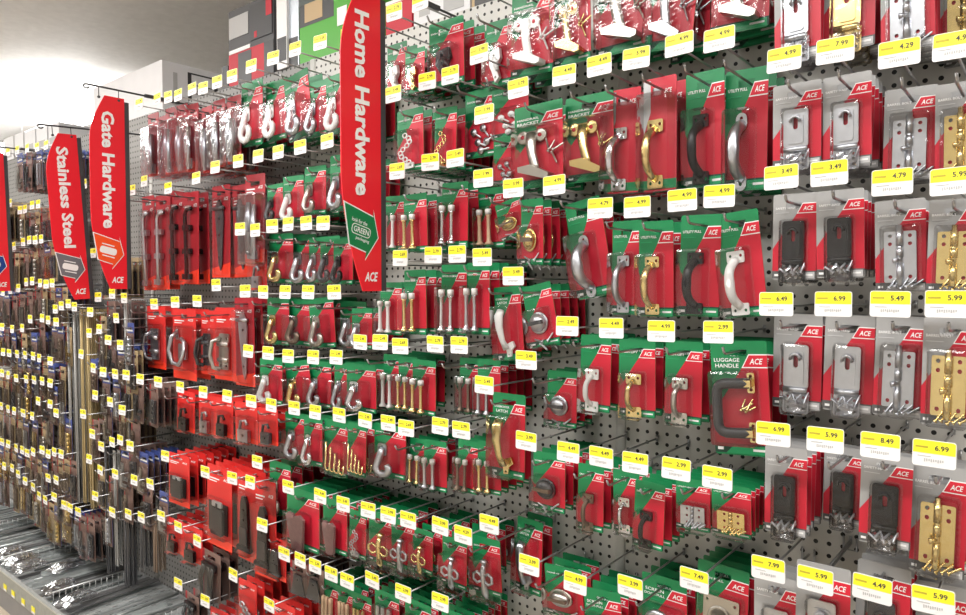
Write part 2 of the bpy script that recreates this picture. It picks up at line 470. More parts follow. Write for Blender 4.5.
def k_pull(fin, title='UTILITY PULL', style='plate'):
    a, h = pull_parts(fin, -.008, -.058, -.146, .026, .0102, style)
    return (.083, .178, 'green', title, .036, [('pull_handle', h), ('mounting_plates', a)], (-.036, .018, -.158, -.044))
def k_pull_strap(fin): return k_pull(fin, 'UTILITY PULL', 'ear')
def k_pull_clam(fin):
    w, h, s, t, d, p, bl = k_pull(fin)
    return (.072, .178, 'crimson', '', d, p, (-.034, .034, -.158, -.012))
def k_lift(fin):
    a, h = pull_parts(fin, -.006, -.056, -.118, .018, .0068)
    return (.080, .145, 'green', 'SASH LIFT', .027, [('pull_handle', h), ('mounting_plates', a)], (-.030, .018, -.130, -.044))
def k_luggage(fin):
    h = MB()
    pts = [(.022, -.012, -.056), (.006, -.016, -.056)] + [(-.022 + .016 * math.cos(R(a)), -.02, -.072 + .016 * math.sin(R(a))) for a in (90, 120, 150, 180)]
    pts += [(-.038, -.02, -.1)] + [(-.022 + .016 * math.cos(R(a)), -.02, -.128 + .016 * math.sin(R(a))) for a in (180, 210, 240, 270)] + [(.006, -.016, -.144), (.022, -.012, -.144)]
    h.tube(pts, .0095, 'dark', 12)
    p = MB()
    for z in (-.056, -.144):
        p.prism(rrect(.016, .030, z - .018, z + .018, .003), -.006, -.002, 'brass', [circ(.023, z + q, .003) for q in (-.012, .012)])
        p.box(.014, .027, -.022, -.006, z - .006, z + .006, 'brass')
    return (.108, .205, 'green', 'LUGGAGE|HANDLE', .034, [('luggage_grip', h.mesh('luggage_grip')), ('brass_mount', p.mesh('brass_mount')), ('screws', screws_mesh(.008, -.105, 'brass', 4, .024, .012))], (-.050, .034, -.166, -.034))
def hinge_parts(fin, x0, x1, z0, z1, r=.004):
    b = MB(); xm = (x0 + x1) / 2
    for a, c in ((x0, xm - .001), (xm + .001, x1)):
        q = (a + c) / 2 + (.002 if a < xm - .002 else .001) * (1 if a == x0 else 1)
        b.prism(rect(a, c, z0, z1), -.005, -.003, fin, [circ(q, z0 + (z1 - z0) * t, .0026, 8) for t in (.15, .5, .85)])
    n = 5
    for k in range(n):
        a = z0 + (z1 - z0) * k / n
        b.tube([(xm, -.005, a + .0006), (xm, -.005, a + (z1 - z0) / n - .0006)], r, fin, 10)
    return b.mesh('hinge_leaves')
def k_hinge(fin):
    return (.075, .100, 'green', 'UTILITY HINGE', .018, [('hinge_leaves', hinge_parts(fin, -.026, .026, -.072, -.034)), ('screws', screws_mesh(0, -.076, fin, 5, .018, .03))], (-.031, .031, -.086, -.028))
def k_doorstop(fin):
    b = MB(); t = MB()
    stem = {'enamel': 'enamel', 'wood': 'wood'}.get(fin, fin)
    for sx in (-1, 1):
        x = sx * .0125 - .012
        b.lathe([(0, .0095), (.004, .0095), (.007, .006), (.012, .0048), (.045, .0040), (.072, .0046), (.076, .0065)], (x, -.012, -.126), 'z', stem, 12)
        t.lathe([(0, .0072), (.012, .0072), (.014, .006)], (x, -.012, -.050), 'z', 'rubber', 12)
    return (.070, .152, 'green', 'DOOR STOP', .026, [('door_stop_post', b.mesh('door_stop_post')), ('rubber_tip', t.mesh('rubber_tip'))], (-.035, .012, -.132, -.030))
def k_dome(fin):
    b = MB(); x, z = -.006, -.066
    b.lathe([(0, .024), (.003, .024), (.004, .021)], (x, -.002, z), '-y', fin, 20)
    b.lathe([(0, .0205), (.006, .019), (.011, .0145), (.0145, .008), (.0155, .001)], (x, -.006, z), '-y', fin, 20)
    r = MB(); r.box(x - .019, x + .019, -.023, -.015, z - .004, z + .004, 'dark' if fin == 'zinc' else 'bronze')
    return (.078, .135, 'green', 'DOME STOP', .027, [('dome', b.mesh('dome')), ('bumper_band', r.mesh('bumper_band')), ('screws', screws_mesh(0, -.108, 'zinc', 3, .024, .02))], (-.034, .024, -.118, -.036))
def k_storm(fin):
    b = MB()
    b.tube([(-.016, -.008, -.045), (-.018, -.016, -.06), (-.014, -.022, -.09), (-.006, -.024, -.125), (0, -.018, -.148)], [.010, .0125, .010, .0075, .009], fin, 10, flat=((0, 1, 0), .6))
    p = MB(); p.prism([(-.012, -.138), (.012, -.128), (.018, -.142), (.008, -.152), (.006, -.168), (-.004, -.170), (-.006, -.152)], -.010, -.003, fin, [circ(.001, -.163, .0025)])
    return (.076, .198, 'green', 'STORM DOOR|LATCH', .034, [('latch_handle', b.mesh('latch_handle')), ('strike_plate', p.mesh('strike_plate'))], (-.032, .024, -.176, -.032))
def k_hook(fin):
    b = MB()
    pts = [(-.020, -.005, -.040), (-.014, -.010, -.046), (-.017, -.014, -.065), (-.020, -.018, -.082)] + [(-.004 + .016 * math.cos(R(a)), -.020, -.086 + .015 * math.sin(R(a))) for a in (190, 225, 265, 305, 345, 20, 50)]
    b.tube(pts, [.005, .007, .0075, .0075, .0075, .0075, .0075, .0075, .0075, .0075, .006], fin, 10)
    p = MB(); p.prism(rrect(-.028, -.006, -.060, -.030, .006), -.004, -.002, fin, [circ(-.017, -.038, .0025), circ(-.017, -.054, .0025)])
    return (.078, .128, 'green', 'COAT HOOK', .03, [('hook_bend', b.mesh('hook_bend')), ('hook_plate', p.mesh('hook_plate'))], (-.034, .022, -.108, -.028))
def k_cuphooks(fin):
    b = MB(); p = MB()
    for k in range(4):
        x = -.024 + .014 * k
        b.tube([(x, -.006, -.040 - .012 * k), (x, -.008, -.105)] + [(x + .007 - .007 * math.cos(R(a)), -.008, -.107 - .006 * math.sin(R(a))) for a in (40, 90, 140)] + [(x + .014, -.008, -.09)], .0026, fin, 6)
    return (.072, .140, 'green', 'CUP HOOK', .02, [('cup_hooks', b.mesh('cup_hooks'))], (-.032, .030, -.120, -.034))
def k_ornate(fin):
    b = MB()
    b.tube([(0, -.010, -.036), (0, -.014, -.05), (0, -.014, -.075), (.0, -.010, -.1), (.002, -.008, -.112)], [.004, .006, .0045, .007, .003], fin, 8)
    for sx in (-1, 1):
        b.tube([(0, -.012, -.062)] + [(sx * (.013 + .010 * math.cos(R(a))), -.016, -.066 + .012 * math.sin(R(a))) for a in (150, 90, 30, -30, -90, -150)], .003, fin, 6)
    b.lathe([(0, .002), (.003, .008), (.006, .008), (.010, .002)], (0, -.010, -.036), 'z', fin, 10)
    return (.066, .125, 'green', 'DECOR HOOK', .026, [('hook_bend', b.mesh('hook_bend'))], (-.028, .028, -.118, -.022))
def k_lock(fin):
    b = MB()
    b.prism([(-.014, -.045), (.010, -.040), (.014, -.060), (.004, -.075), (.012, -.098), (.002, -.108), (-.008, -.085), (-.016, -.07)], -.012, -.003, fin, [circ(-.003, -.054, .003), circ(.003, -.097, .0028)])
    h = MB(); h.tube([(-.002, -.012, -.06), (.008, -.02, -.07), (.016, -.022, -.088)], [.005, .006, .004], fin, 8)
    return (.070, .130, 'green', 'SASH LOCK', .028, [('lock_body', b.mesh('lock_body')), ('lock_lever', h.mesh('lock_lever'))], (-.024, .024, -.114, -.034))
def k_chain(fin):
    b = MB()
    for k in range(9):
        c = (-.006 + .012 * math.sin(k * .9), -.010, -.045 - .008 * k)
        b.tube(arc(c, .0055, 0, 360, 8), .0016, fin, 5, False)
    p = MB(); p.prism(rrect(-.022, .012, -.122, -.108, .003), -.007, -.003, fin, [circ(-.014, -.115, .0025), circ(.005, -.115, .0025)])
    return (.068, .145, 'green', 'CHAIN GUARD', .022, [('chain', b.mesh('chain')), ('guard_plate', p.mesh('guard_plate'))], (-.028, .020, -.130, -.034))
def k_bits(fin):
    b = MB()
    for x, z, a in ((-.016, -.06, -.6), (.006, -.055, -.9), (-.006, -.08, -.4), (.014, -.08, .4), (0, -.095, .1)):
        b.lathe([(0, .007), (.003, .007)], (x, -.004, z), '-y', fin, 10)
        screw(b, x, z, a, .022, fin)
    return (.080, .125, 'green', 'DOOR BOLT', .018, [('fittings', b.mesh('fittings'))], (-.032, .030, -.106, -.040))
def k_plate(fin):
    b = MB(); b.prism(rrect(-.036, .036, -.150, -.044, .003), -.005, -.002, fin, [circ(x, z, .003) for x in (-.028, .028) for z in (-.054, -.14)])
    b.lathe([(0, .024), (.004, .024), (.004, .019), (.001, .017)], (-.002, -.004, -.085), '-y', fin, 20)
    return (.104, .190, 'green', 'FLUSH PULL', .022, [('pull_plate', b.mesh('pull_plate'))], (-.042, .042, -.158, -.038))
def k_doorpull(fin):
    b = MB()
    b.tube([(-.03, -.006, -.14)] + [(-.004 + .028 * math.cos(R(a)), -.02, -.082 + .034 * math.sin(R(a))) for a in (190, 160, 130, 100, 70)] + [(.022, -.012, -.07)], .007, fin, 10)
    p = MB(); p.prism([(0, -.07), (.03, -.064), (.036, -.09), (.026, -.1), (.03, -.13), (.006, -.135)], -.010, -.002, fin, [circ(.02, -.075, .003), circ(.016, -.125, .003)])
    return (.100, .185, 'green', 'SCREEN|DOOR PULL', .032, [('pull_handle', b.mesh('pull_handle')), ('latch_plate', p.mesh('latch_plate'))], (-.042, .042, -.150, -.038))
def k_strap(fin):
    b = MB(); b.prism([(-.017, -.05), (.012, -.05), (.016, -.07), (.009, -.2), (.003, -.218), (-.004, -.2), (-.017, -.07)], -.006, -.003, fin, [circ(0, z, .0035) for z in (-.075, -.12, -.18)])
    b.tube([(-.022, -.007, -.046), (.018, -.007, -.046)], .006, fin, 10)
    p = MB(); p.prism([(-.012, -.042), (0, -.022), (.010, -.042)], -.010, -.003, fin)
    return (.072, .255, 'gatedark', '', .022, [('strap_leaf', b.mesh('strap_leaf')), ('hinge_tip', p.mesh('hinge_tip'))], (-.028, .026, -.228, -.018))
def k_cane(fin):
    b = MB(); b.tube([(.016, -.012, -.034), (-.004, -.012, -.036), (-.012, -.012, -.05), (-.008, -.012, -.15), (-.002, -.012, -.245)], .006, fin, 10)
    p = MB()
    for z in (-.09, -.16, -.236):
        p.box(-.020, .010, -.016, -.003, z - .008, z + .008, fin)
    return (.066, .275, 'gatedark', '', .024, [('cane_rod', b.mesh('cane_rod')), ('rod_guides', p.mesh('rod_guides'))], (-.026, .024, -.252, -.026))
def k_latch(fin):
    b = MB(); b.prism(rrect(-.022, .022, -.14, -.048, .005), -.008, -.003, fin, [circ(x, z, .0035) for x in (-.012, .012) for z in (-.06, -.13)])
    b.tube([(-.022, -.010, -.075), (.022, -.010, -.075)], .007, fin, 10); b.tube([(-.02, -.010, -.115), (.02, -.010, -.115)], .006, fin, 10)
    h = MB(); h.tube([(-.018, -.008, -.06), (-.034, -.022, -.07), (-.036, -.028, -.105), (-.026, -.024, -.135), (-.012, -.01, -.14)], .006, fin, 10)
    return (.100, .185, 'gate', '', .034, [('latch_plate', b.mesh('latch_plate')), ('latch_lever', h.mesh('latch_lever'))], (-.042, .032, -.152, -.036))
def k_gatepull(fin):
    b = MB(); b.tube([(-.03, -.006, -.05), (-.034, -.02, -.062), (-.036, -.03, -.1), (-.02, -.028, -.135), (.012, -.028, -.138), (.030, -.028, -.11), (.026, -.018, -.075), (.0, -.01, -.066)], .0068, fin, 10)
    p = MB(); p.prism(rrect(-.018, .020, -.125, -.08, .004), -.010, -.003, fin, [circ(0, -.1, .006)])
    p.prism([(-.036, -.04), (-.026, -.04), (-.02, -.07), (-.034, -.07)], -.006, -.003, fin)
    return (.112, .200, 'gate', '', .038, [('latch_loop', b.mesh('latch_loop')), ('latch_plate', p.mesh('latch_plate'))], (-.046, .042, -.152, -.032))
def k_butt(fin):
    return (.105, .230, 'gate', '', .02, [('hinge_leaves', hinge_parts('black', -.04, .04, -.17, -.085, .007)), ('grey_insert', _insert())], (-.046, .046, -.182, -.074))
def _insert():
    b = MB(); b.prism(rrect(-.024, .024, -.175, -.1, .004), -.012, -.0052, 'dark'); b.prism(rrect(-.020, .020, -.096, -.08, .003), -.010, -.0052, 'steel_pale')
    return b.mesh('grey_insert')
def k_tee(fin):
    b = MB(); b.prism([(-.02, -.2), (.02, -.2), (.012, -.07), (.004, -.05), (-.006, -.05), (-.012, -.07)], -.012, -.003, fin, [circ(0, z, .004) for z in (-.09, -.12, -.15)])
    b.tube([(-.024, -.010, -.204), (.024, -.010, -.204)], .008, fin, 10)
    b.prism(rrect(-.014, .014, -.19, -.14, .004), -.016, -.012, 'dark')
    return (.072, .260, 'gate', '', .026, [('tee_leaf', b.mesh('tee_leaf'))], (-.028, .028, -.220, -.040))
def k_bag(fin):
    b = MB()
    b.tube([(-.012, -.010, -.045), (-.010, -.016, -.09), (-.012, -.012, -.16)], [.008, .011, .007], fin, 8, flat=((0, 1, 0), .6))
    b.tube([(.008, -.010, -.05), (.012, -.016, -.11), (.006, -.012, -.17)], [.006, .009, .007], fin, 8)
    b.prism(rrect(-.02, .02, -.17, -.14, .004), -.009, -.003, fin, [circ(x, -.155, .004) for x in (-.01, .01)])
    return (.072, .195, 'clear', '', .030, [('gate_fitting', b.mesh('gate_fitting'))], (-.033, .033, -.182, -.026))
def k_hasp_red(fin):
    b = MB(); b.prism(rrect(-.020, .018, -.105, -.066, .003), -.014, -.003, fin, [circ(0, -.085, .004)])
    b.tube([(-.014, -.010, -.066), (-.008, -.012, -.04), (.010, -.012, -.036), (.014, -.010, -.05)], .004, fin, 8)
    return (.084, .128, 'gate', '', .026, [('latch_block', b.mesh('latch_block'))], (-.028, .030, -.112, -.026))
def k_pads(fin):
    b = MB()
    b.prism([(-.044, -.050), (-.036, -.040), (-.022, -.042), (-.002, -.108), (-.010, -.122), (-.026, -.122)], -.011, -.004, 'leather')
    b.prism([(-.012, -.044), (.004, -.038), (.018, -.046), (.014, -.118), (.002, -.124), (-.018, -.120)], -.019, -.012, 'leather')
    return (.100, .140, 'green', '', .022, [('pads', b.mesh('pads'))], (-.046, .024, -.130, -.036))
def k_vplate(fin):
    b = MB(); b.prism([(-.012, -.016), (.012, -.016), (.028, -.075), (-.028, -.075)], -.006, -.003, 'dark', [circ(0, -.03, .003)])
    return (.066, .090, 'brown', '', .016, [('corner_plate', b.mesh('corner_plate'))], (-.03, .03, -.07, -.012))
def k_piano(fin):
    return None
def k_straps(fin):
    b = MB()
    for x, a in ((-.02, -.01), (0, .012), (.018, -.006)):
        b.tube([(x, -.010, -.03), (x + a, -.014, -.08), (x + a * .2, -.012, -.15)], [.007, .010, .006], 'black', 8, flat=((0, 1, 0), .5))
    b.prism(rrect(-.03, .03, -.045, -.018, .006), -.012, -.003, 'black')
    return (.080, .165, 'brown', '', .022, [('strap_set', b.mesh('strap_set'))], (-.036, .036, -.142, -.014))
def k_mini(fin):
    return (.060, .150, {'bronze': 'blue', 'brass': 'blue', 'zinc': 'blue', 'nickel': 'tan', 'dark': 'brown'}[fin], '', .014, [('hinge_leaves', hinge_parts(fin, -.022, .022, -.118, -.036))], (-.027, .027, -.126, -.030))
def k_mend(fin):
    b = MB()
    for x in (-.013, .011):
        b.prism(rrect(x - .009, x + .009, -.124, -.034, .004), -.005, -.003, fin, [circ(x, z, .003, 8) for z in (-.045, -.065, -.095, -.113)])
    return (.058, .158, {'bronze': 'tan', 'brass': 'blue', 'zinc': 'blue', 'nickel': 'brown', 'dark': 'tan'}[fin], '', .012, [('mending_plates', b.mesh('mending_plates'))], (-.026, .026, -.130, -.028))
def k_brace(fin):
    b = MB()
    for q in (0, .022):
        b.prism([(-.022, -.036 - q), (-.006, -.036 - q), (-.006, -.082 - q), (.022, -.082 - q), (.022, -.096 - q), (-.022, -.096 - q)], -.005 - q * .2, -.003 - q * .2, fin, [circ(-.014, -.05 - q, .003, 8), circ(.012, -.089 - q, .003, 8)])
    return (.060, .150, {'bronze': 'brown', 'brass': 'tan', 'zinc': 'blue', 'nickel': 'blue', 'dark': 'brown'}[fin], '', .014, [('corner_braces', b.mesh('corner_braces'))], (-.027, .027, -.126, -.030))
def k_sticks(fin):
    b = MB()
    for x in (-.016, -.004, .010):
        b.box(x - .004, x + .004, -.010, -.003, -.165, -.03, fin)
    return (.060, .185, 'green', '', .016, [('rods', b.mesh('rods'))], (-.026, .022, -.170, -.026))
def k_cluster(fin):
    b = MB()
    for k in range(5):
        b.tube(arc((-.012 + .012 * (k % 3), -.008, -.05 - .012 * k), .008, 0, 360, 8), .003, fin, 6, False)
    return (.070, .120, 'gate', '', .02, [('clips', b.mesh('clips'))], (-.028, .028, -.112, -.028))

KINDS = {
 'barrel_bolt': (k_barrel_bolt, 'barrel bolt', 'hardware pack'), 'hasp': (k_hasp, 'safety hasp', 'hardware pack'), 'bracket': (k_bracket, 'handrail bracket', 'hardware pack'),
 'utility_pull': (k_pull, 'utility pull', 'hardware pack'), 'strap_pull': (k_pull_strap, 'round-end pull', 'hardware pack'), 'boxed_pull': (k_pull_clam, 'boxed door pull', 'hardware pack'),
 'sash_lift': (k_lift, 'sash lift', 'hardware pack'), 'luggage_handle': (k_luggage, 'luggage handle', 'hardware pack'), 'utility_hinge': (k_hinge, 'small hinge', 'hardware pack'),
 'door_stop': (k_doorstop, 'door stop pair', 'hardware pack'), 'dome_stop': (k_dome, 'dome door stop', 'hardware pack'), 'storm_latch': (k_storm, 'storm door latch', 'hardware pack'),
 'coat_hook': (k_hook, 'coat hook', 'hardware pack'), 'cup_hooks': (k_cuphooks, 'cup hook set', 'hardware pack'), 'decor_hook': (k_ornate, 'decorative hook', 'hardware pack'),
 'sash_lock': (k_lock, 'sash lock', 'hardware pack'), 'chain_guard': (k_chain, 'door chain', 'hardware pack'), 'small_fittings': (k_bits, 'small fittings', 'hardware pack'),
 'flush_pull': (k_plate, 'flush pull plate', 'hardware pack'), 'screen_pull': (k_doorpull, 'screen door pull', 'hardware pack'), 'strap_hinge': (k_strap, 'strap hinge', 'hardware pack'),
 'cane_bolt': (k_cane, 'cane bolt', 'hardware pack'), 'gate_latch': (k_latch, 'gate latch', 'hardware pack'), 'ring_latch': (k_gatepull, 'loop gate latch', 'hardware pack'),
 'butt_hinge': (k_butt, 'gate hinge', 'hardware pack'), 'tee_hinge': (k_tee, 'tee hinge', 'hardware pack'), 'gate_fitting': (k_bag, 'gate fitting', 'hardware pack'),
 'gate_catch': (k_hasp_red, 'gate catch', 'hardware pack'), 'furniture_pads': (k_pads, 'pad pair', 'hardware pack'), 'corner_plate': (k_vplate, 'corner plate', 'hardware pack'),
 'strap_set': (k_straps, 'strap set', 'hardware pack'), 'hinge_pack': (k_mini, 'hinge pack', 'hardware pack'), 'mending_plate': (k_mend, 'mending plates', 'hardware pack'), 'corner_brace': (k_brace, 'corner braces', 'hardware pack'),
 'rod_pack': (k_sticks, 'rod pack', 'hardware pack'), 'clip_pack': (k_cluster, 'clip pack', 'hardware pack'),
}
FIN = {'zinc': 'silver', 'chrome': 'chrome', 'nickel': 'nickel', 'brass': 'brass', 'black': 'black', 'bronze': 'bronze', 'dark': 'dark grey', 'enamel': 'white', 'wood': 'wooden', 'leather': 'brown'}
CARDNAME = {'green': 'green', 'grey': 'grey', 'gate': 'red', 'gatedark': 'red', 'crimson': 'red', 'clear': 'red', 'blue': 'blue', 'tan': 'tan', 'brown': 'brown'}

NEST = {'bolt_rod': 'bolt_plate', 'staple': 'hasp_plate', 'rubber_tip': 'door_stop_post', 'bumper_band': 'dome', 'mounting_plates': 'pull_handle', 'brass_mount': 'luggage_grip', 'rail_plate': 'bracket_arm',
        'hook_plate': 'hook_bend', 'lock_lever': 'lock_body', 'latch_lever': 'latch_plate', 'rod_guides': 'cane_rod', 'hinge_tip': 'strap_leaf', 'grey_insert': 'hinge_leaves', 'guard_plate': 'chain'}
_proto = {}
def proto(kind, fin):
    if (kind, fin) not in _proto:
        W, H, style, title, d, parts, bl = KINDS[kind][0](fin)
        ms = [('hanging_card', card_mesh(W, H, style, title))] + parts
        ms.append(('blister', blister_mesh(bl[0], bl[1], bl[2], bl[3], d, 'bag' if style == 'clear' else 'blister')))
        _proto[(kind, fin)] = (W, H, style, d, ms)
    return _proto[(kind, fin)]

# ------------------------------------------------------------------ price labels and hooks
_label_cache = {}
LW, LH = .058, .042
def label_mesh(price):
    if price in _label_cache: return _label_cache[price]
    b = MB()
    b.prism(rrect(-LW / 2, LW / 2, -LH / 2, LH / 2, .004), 0, .0015, 'label_white')
    b.poly([(-LW / 2 + .001, .000), (LW / 2 - .001, .000), (LW / 2 - .001, LH / 2 - .003), (LW / 2 - .004, LH / 2 - .001), (-LW / 2 + .004, LH / 2 - .001), (-LW / 2 + .001, LH / 2 - .003)], -.0004, 'label_yellow')
    b.text(price, .010, .0096, -.0008, 'ink', h=.0084, off=.022)
    b.box(-.025, -.008, -.0008, -.0004, .0080, .0112, 'ink_olive')
    for k in range(9):
        b.box(-.013 + .003 * k, -.0113 + .003 * k, -.0006, 0, -.0135 + (k % 3) * .0008, -.0085, 'ink_grey')
    b.box(-.022, -.004, -.0006, 0, -.0055, -.0042, 'ink_grey')
    _label_cache[price] = b.mesh('price_label')
    return _label_cache[price]

Y_TIP = -0.27
def wire_mesh(L):
    b = MB()
    b.tube([(0, -.004, 0), (0, -L, 0), (0, -L - .006, .003), (0, -L - .013, .013)], .0026, 'wire', 7)
    b.tube([(-.012, -.006, .014), (-.012, -.006, -.012), (.012, -.006, -.012), (.012, -.006, .014)], .0022, 'wire', 6)
    return b.mesh('hook_wire')
def arm_mesh(L):
    b = MB()
    b.tube([(0, -.004, 0), (0, -L, 0)], .0022, 'wire', 6)
    b.tube([(0, -.005, .008), (0, -.005, -.008)], .003, 'wire', 6)
    return b.mesh('label_arm')
WIRE = wire_mesh(.232); ARM = arm_mesh(-Y_TIP - .002)

ORD = 'zeroth first second third fourth fifth sixth seventh eighth ninth tenth eleventh twelfth thirteenth fourteenth fifteenth sixteenth seventeenth eighteenth nineteenth twentieth twenty-first twenty-second twenty-third twenty-fourth twenty-fifth'.split()
NUM = 'zero one two three four five six seven eight nine ten eleven twelve'.split()

PLACED = {}; HOOKS = []
def clash(box):
    for c in range(int(box[0] * 10) - 1, int(box[1] * 10) + 2):
        for q in PLACED.get(c, ()):
            if q[0] < box[1] and box[0] < q[1] and q[2] < box[3] and box[2] < q[3] and q[4] < box[5] and box[4] < q[5]: return True
    return False
def occupy(box):
    for c in range(int(box[0] * 10) - 1, int(box[1] * 10) + 2): PLACED.setdefault(c, []).append(box)

def build_row(bay, row, entries):
    entries = sorted(entries, key=lambda e: e[0])
    if bay == 'far':
        keep = []
        for e in entries:
            p = at_y(e[0], e[1], Y_TIP)
            if all(abs(p.x - h[0]) > .07 or abs(p.z - h[1]) > .06 for h in HOOKS):
                keep.append(e); HOOKS.append((p.x, p.z))
        entries = keep
    else:
        for e in entries:
            p = at_y(e[0], e[1], Y_TIP); HOOKS.append((p.x, p.z))
    for i, e in enumerate(entries):
        lu, lv, price, cu, top, w, h, kind, fin, n, roll = (list(e) + [None] * 11)[:11]
        where = '%s hook from left, row %s, %s bay' % (ORD[i + 1], NUM[row], bay)
        pl = at_y(lu, lv, Y_TIP); x = pl.x
        zh = pl.z - .042
        W = None
        if kind:
            W, H, style, dep, ms = proto(kind, fin)
            d = ray(cu, top); y = CAM.y + d.y * (x / d.x) if d.x < 0 else -.15
            y = min(max(y, -.215), -.05)
            pt = at_y(cu, top, y)
            xc = x
            zh = pt.z - ZT
            dz = pl.z - zh
            if dz < .014 or dz > .10:
                zh = pl.z - min(max(dz, .014), .10)
            # real size from the photograph
            a = at_y(cu - w / 2, top + h / 2, y); c = at_y(cu + w / 2, top + h / 2, y)
            sx = (c.x - a.x) / W
            e0 = at_y(cu, top, y); e1 = at_y(cu, top + h, y)
            sz = (e0.z - e1.z) / H
            if bay == 'far': sx = min(max(sx, .7), 1.3); sz = min(max(sz, .6), 1.4)
            sx = min(max(sx, .5), 1.7); sz = min(max(sz, .5), 1.7)
            sy = min(1.2, max(.7, (sx + sz) / 2))
        root = link('peg_hook', None, None, (x, 0, zh))
        tag(root, 'wire peg hook with a price label, %s' % where, 'hook', 'peg hooks in the %s bay' % bay)
        link('hook_wire', WIRE, root)
        la = link('label_arm', ARM, root, (0, 0, pl.z - zh - .006))
        link('price_label', label_mesh(price), la, (0, Y_TIP, .006), (R(random.uniform(-4, 2)), R(random.uniform(-1.5, 1.5)), R(random.uniform(-3, 3))))
        if not kind: continue
        step = max(dep * sy * 1.04 + .005, .014)
        rr = random.Random(int(lu * 13 + lv * 7))
        tilt, yaw = rr.uniform(-.5, 1.2), rr.uniform(-2.5, 2.5)
        for k in range((n or 1) + (2 if bay in ('doorstop', 'coat hook', 'far') else 0)):
            yk = y + k * step if k == 0 else yk + step * rr.uniform(1.0, 1.12)
            ro = roll or 0
            hw, low = W * sx / 2 - .003, (H - ZT) * sz
            lean = abs(math.sin(R(ro if k == 0 else ro * .25))) * low
            lo, hi = (x - hw, x + hw + lean) if ro < 0 else (x - hw - lean, x + hw)
            y0k = yk
            for t in range(5 if k == 0 else 10):
                bx = (lo, hi, yk - dep * sy - .003, yk + .004, zh - low, zh + ZT * sz)
                if not clash(bx): break
                yk += .004
            else:
                if k: break
                yk = y0k
            if yk > -.014 and k: break
            bx = (lo, hi, yk - dep * sy - .003, yk + .004, zh - low, zh + ZT * sz)
            occupy(bx)
            o = link(kind if kind.endswith('pack') else kind + '_pack', None, None, (xc, yk, zh))
            o.scale = (sx, sy, sz)
            o.rotation_euler = (R(tilt + (k == 0) * -.4), R((ro if k == 0 else ro * .25) + rr.uniform(-1.6, 1.6)), R(yaw + rr.uniform(-.8, .8)))
            pos = 'front one on' if k == 0 else '%s back on' % ORD[k + 1]
            nm = '%s %s' % (FIN[fin], KINDS[kind][1])
            lab = '%s, %s %s' % (nm, pos, where)
            if len(lab.replace(',', ' ').split()) <= 13 and k == 0:
                lab = '%s on %s card, %s %s' % (nm, CARDNAME[style], pos, where)
            tag(o, lab, KINDS[kind][2], '%s packs, %s' % (nm, where))
            made = {}
            for pn, me in ms: made[pn] = link(pn, me, o if NEST.get(pn) not in made else made[NEST[pn]])

# ------------------------------------------------------------------ the hooks, read off row by row
Z_, C_, N_, B_, K_, W_ = 'zinc', 'chrome', 'nickel', 'brass', 'black', 'enamel'
GREY = [
 [(785, -78, '4.99', 797, -40, 46, 102, 'hasp', Z_, 3), (833, -86, '7.99', 849, -50, 54, 102, 'hasp', B_, 3), (897, -80, '4.29', 907, -48, 54, 98, 'barrel_bolt', Z_, 4), (953, -88, '4.99', 965, -52, 54, 104, 'barrel_bolt', B_, 3)],
 [(784, 59, '4.99', 797, 83, 48, 84, 'hasp', Z_, 3), (835, 50, '7.99', 847, 75, 49, 92, 'hasp', Z_, 5), (899, 53, '4.29', 911, 87, 53, 93, 'barrel_bolt', Z_, 3), (955, 45, '4.99', 962, 81, 54, 95, 'barrel_bolt', B_, 3)],
 [(781, 177, '3.49', 795, 194, 44, 86, 'hasp', K_, 4), (829, 173, '3.49', 840, 190, 48, 88, 'hasp', K_, 4), (892, 182, '4.79', 900, 199, 51, 92, 'barrel_bolt', Z_, 3), (952, 181, '5.99', 956, 198, 54, 94, 'barrel_bolt', B_, 3)],
 [(776, 304, '6.49', 798, 316, 49, 95, 'hasp', Z_, 3), (833, 304, '6.99', 850, 317, 50, 97, 'hasp', Z_, 3), (890, 304, '5.49', 901, 317, 50, 101, 'barrel_bolt', Z_, 3), (947, 304, '5.99', 950, 319, 56, 109, 'barrel_bolt', B_, 3)],
 [(773, 434, '6.99', 786, 448, 42, 87, 'hasp', K_, 5), (825, 440, '5.99', 845, 447, 42, 78, 'hasp', K_, 2), (880, 446, '8.49', 887, 455, 52, 92, 'hasp', K_, 2), (934, 454, '6.99', 940, 467, 56, 110, 'barrel_bolt', B_, 3)],
 [(768, 569, '7.99', 774, 578, 46, 100, 'hasp', Z_, 3), (815, 580, '5.99', 822, 562, 54, 110, 'hasp', Z_, 3), (872, 589, '4.49', 884, 566, 54, 110, 'hasp', 'dark', 3), (933, 601, '5.99', 944, 588, 58, 112, 'hasp', B_, 3)],
]
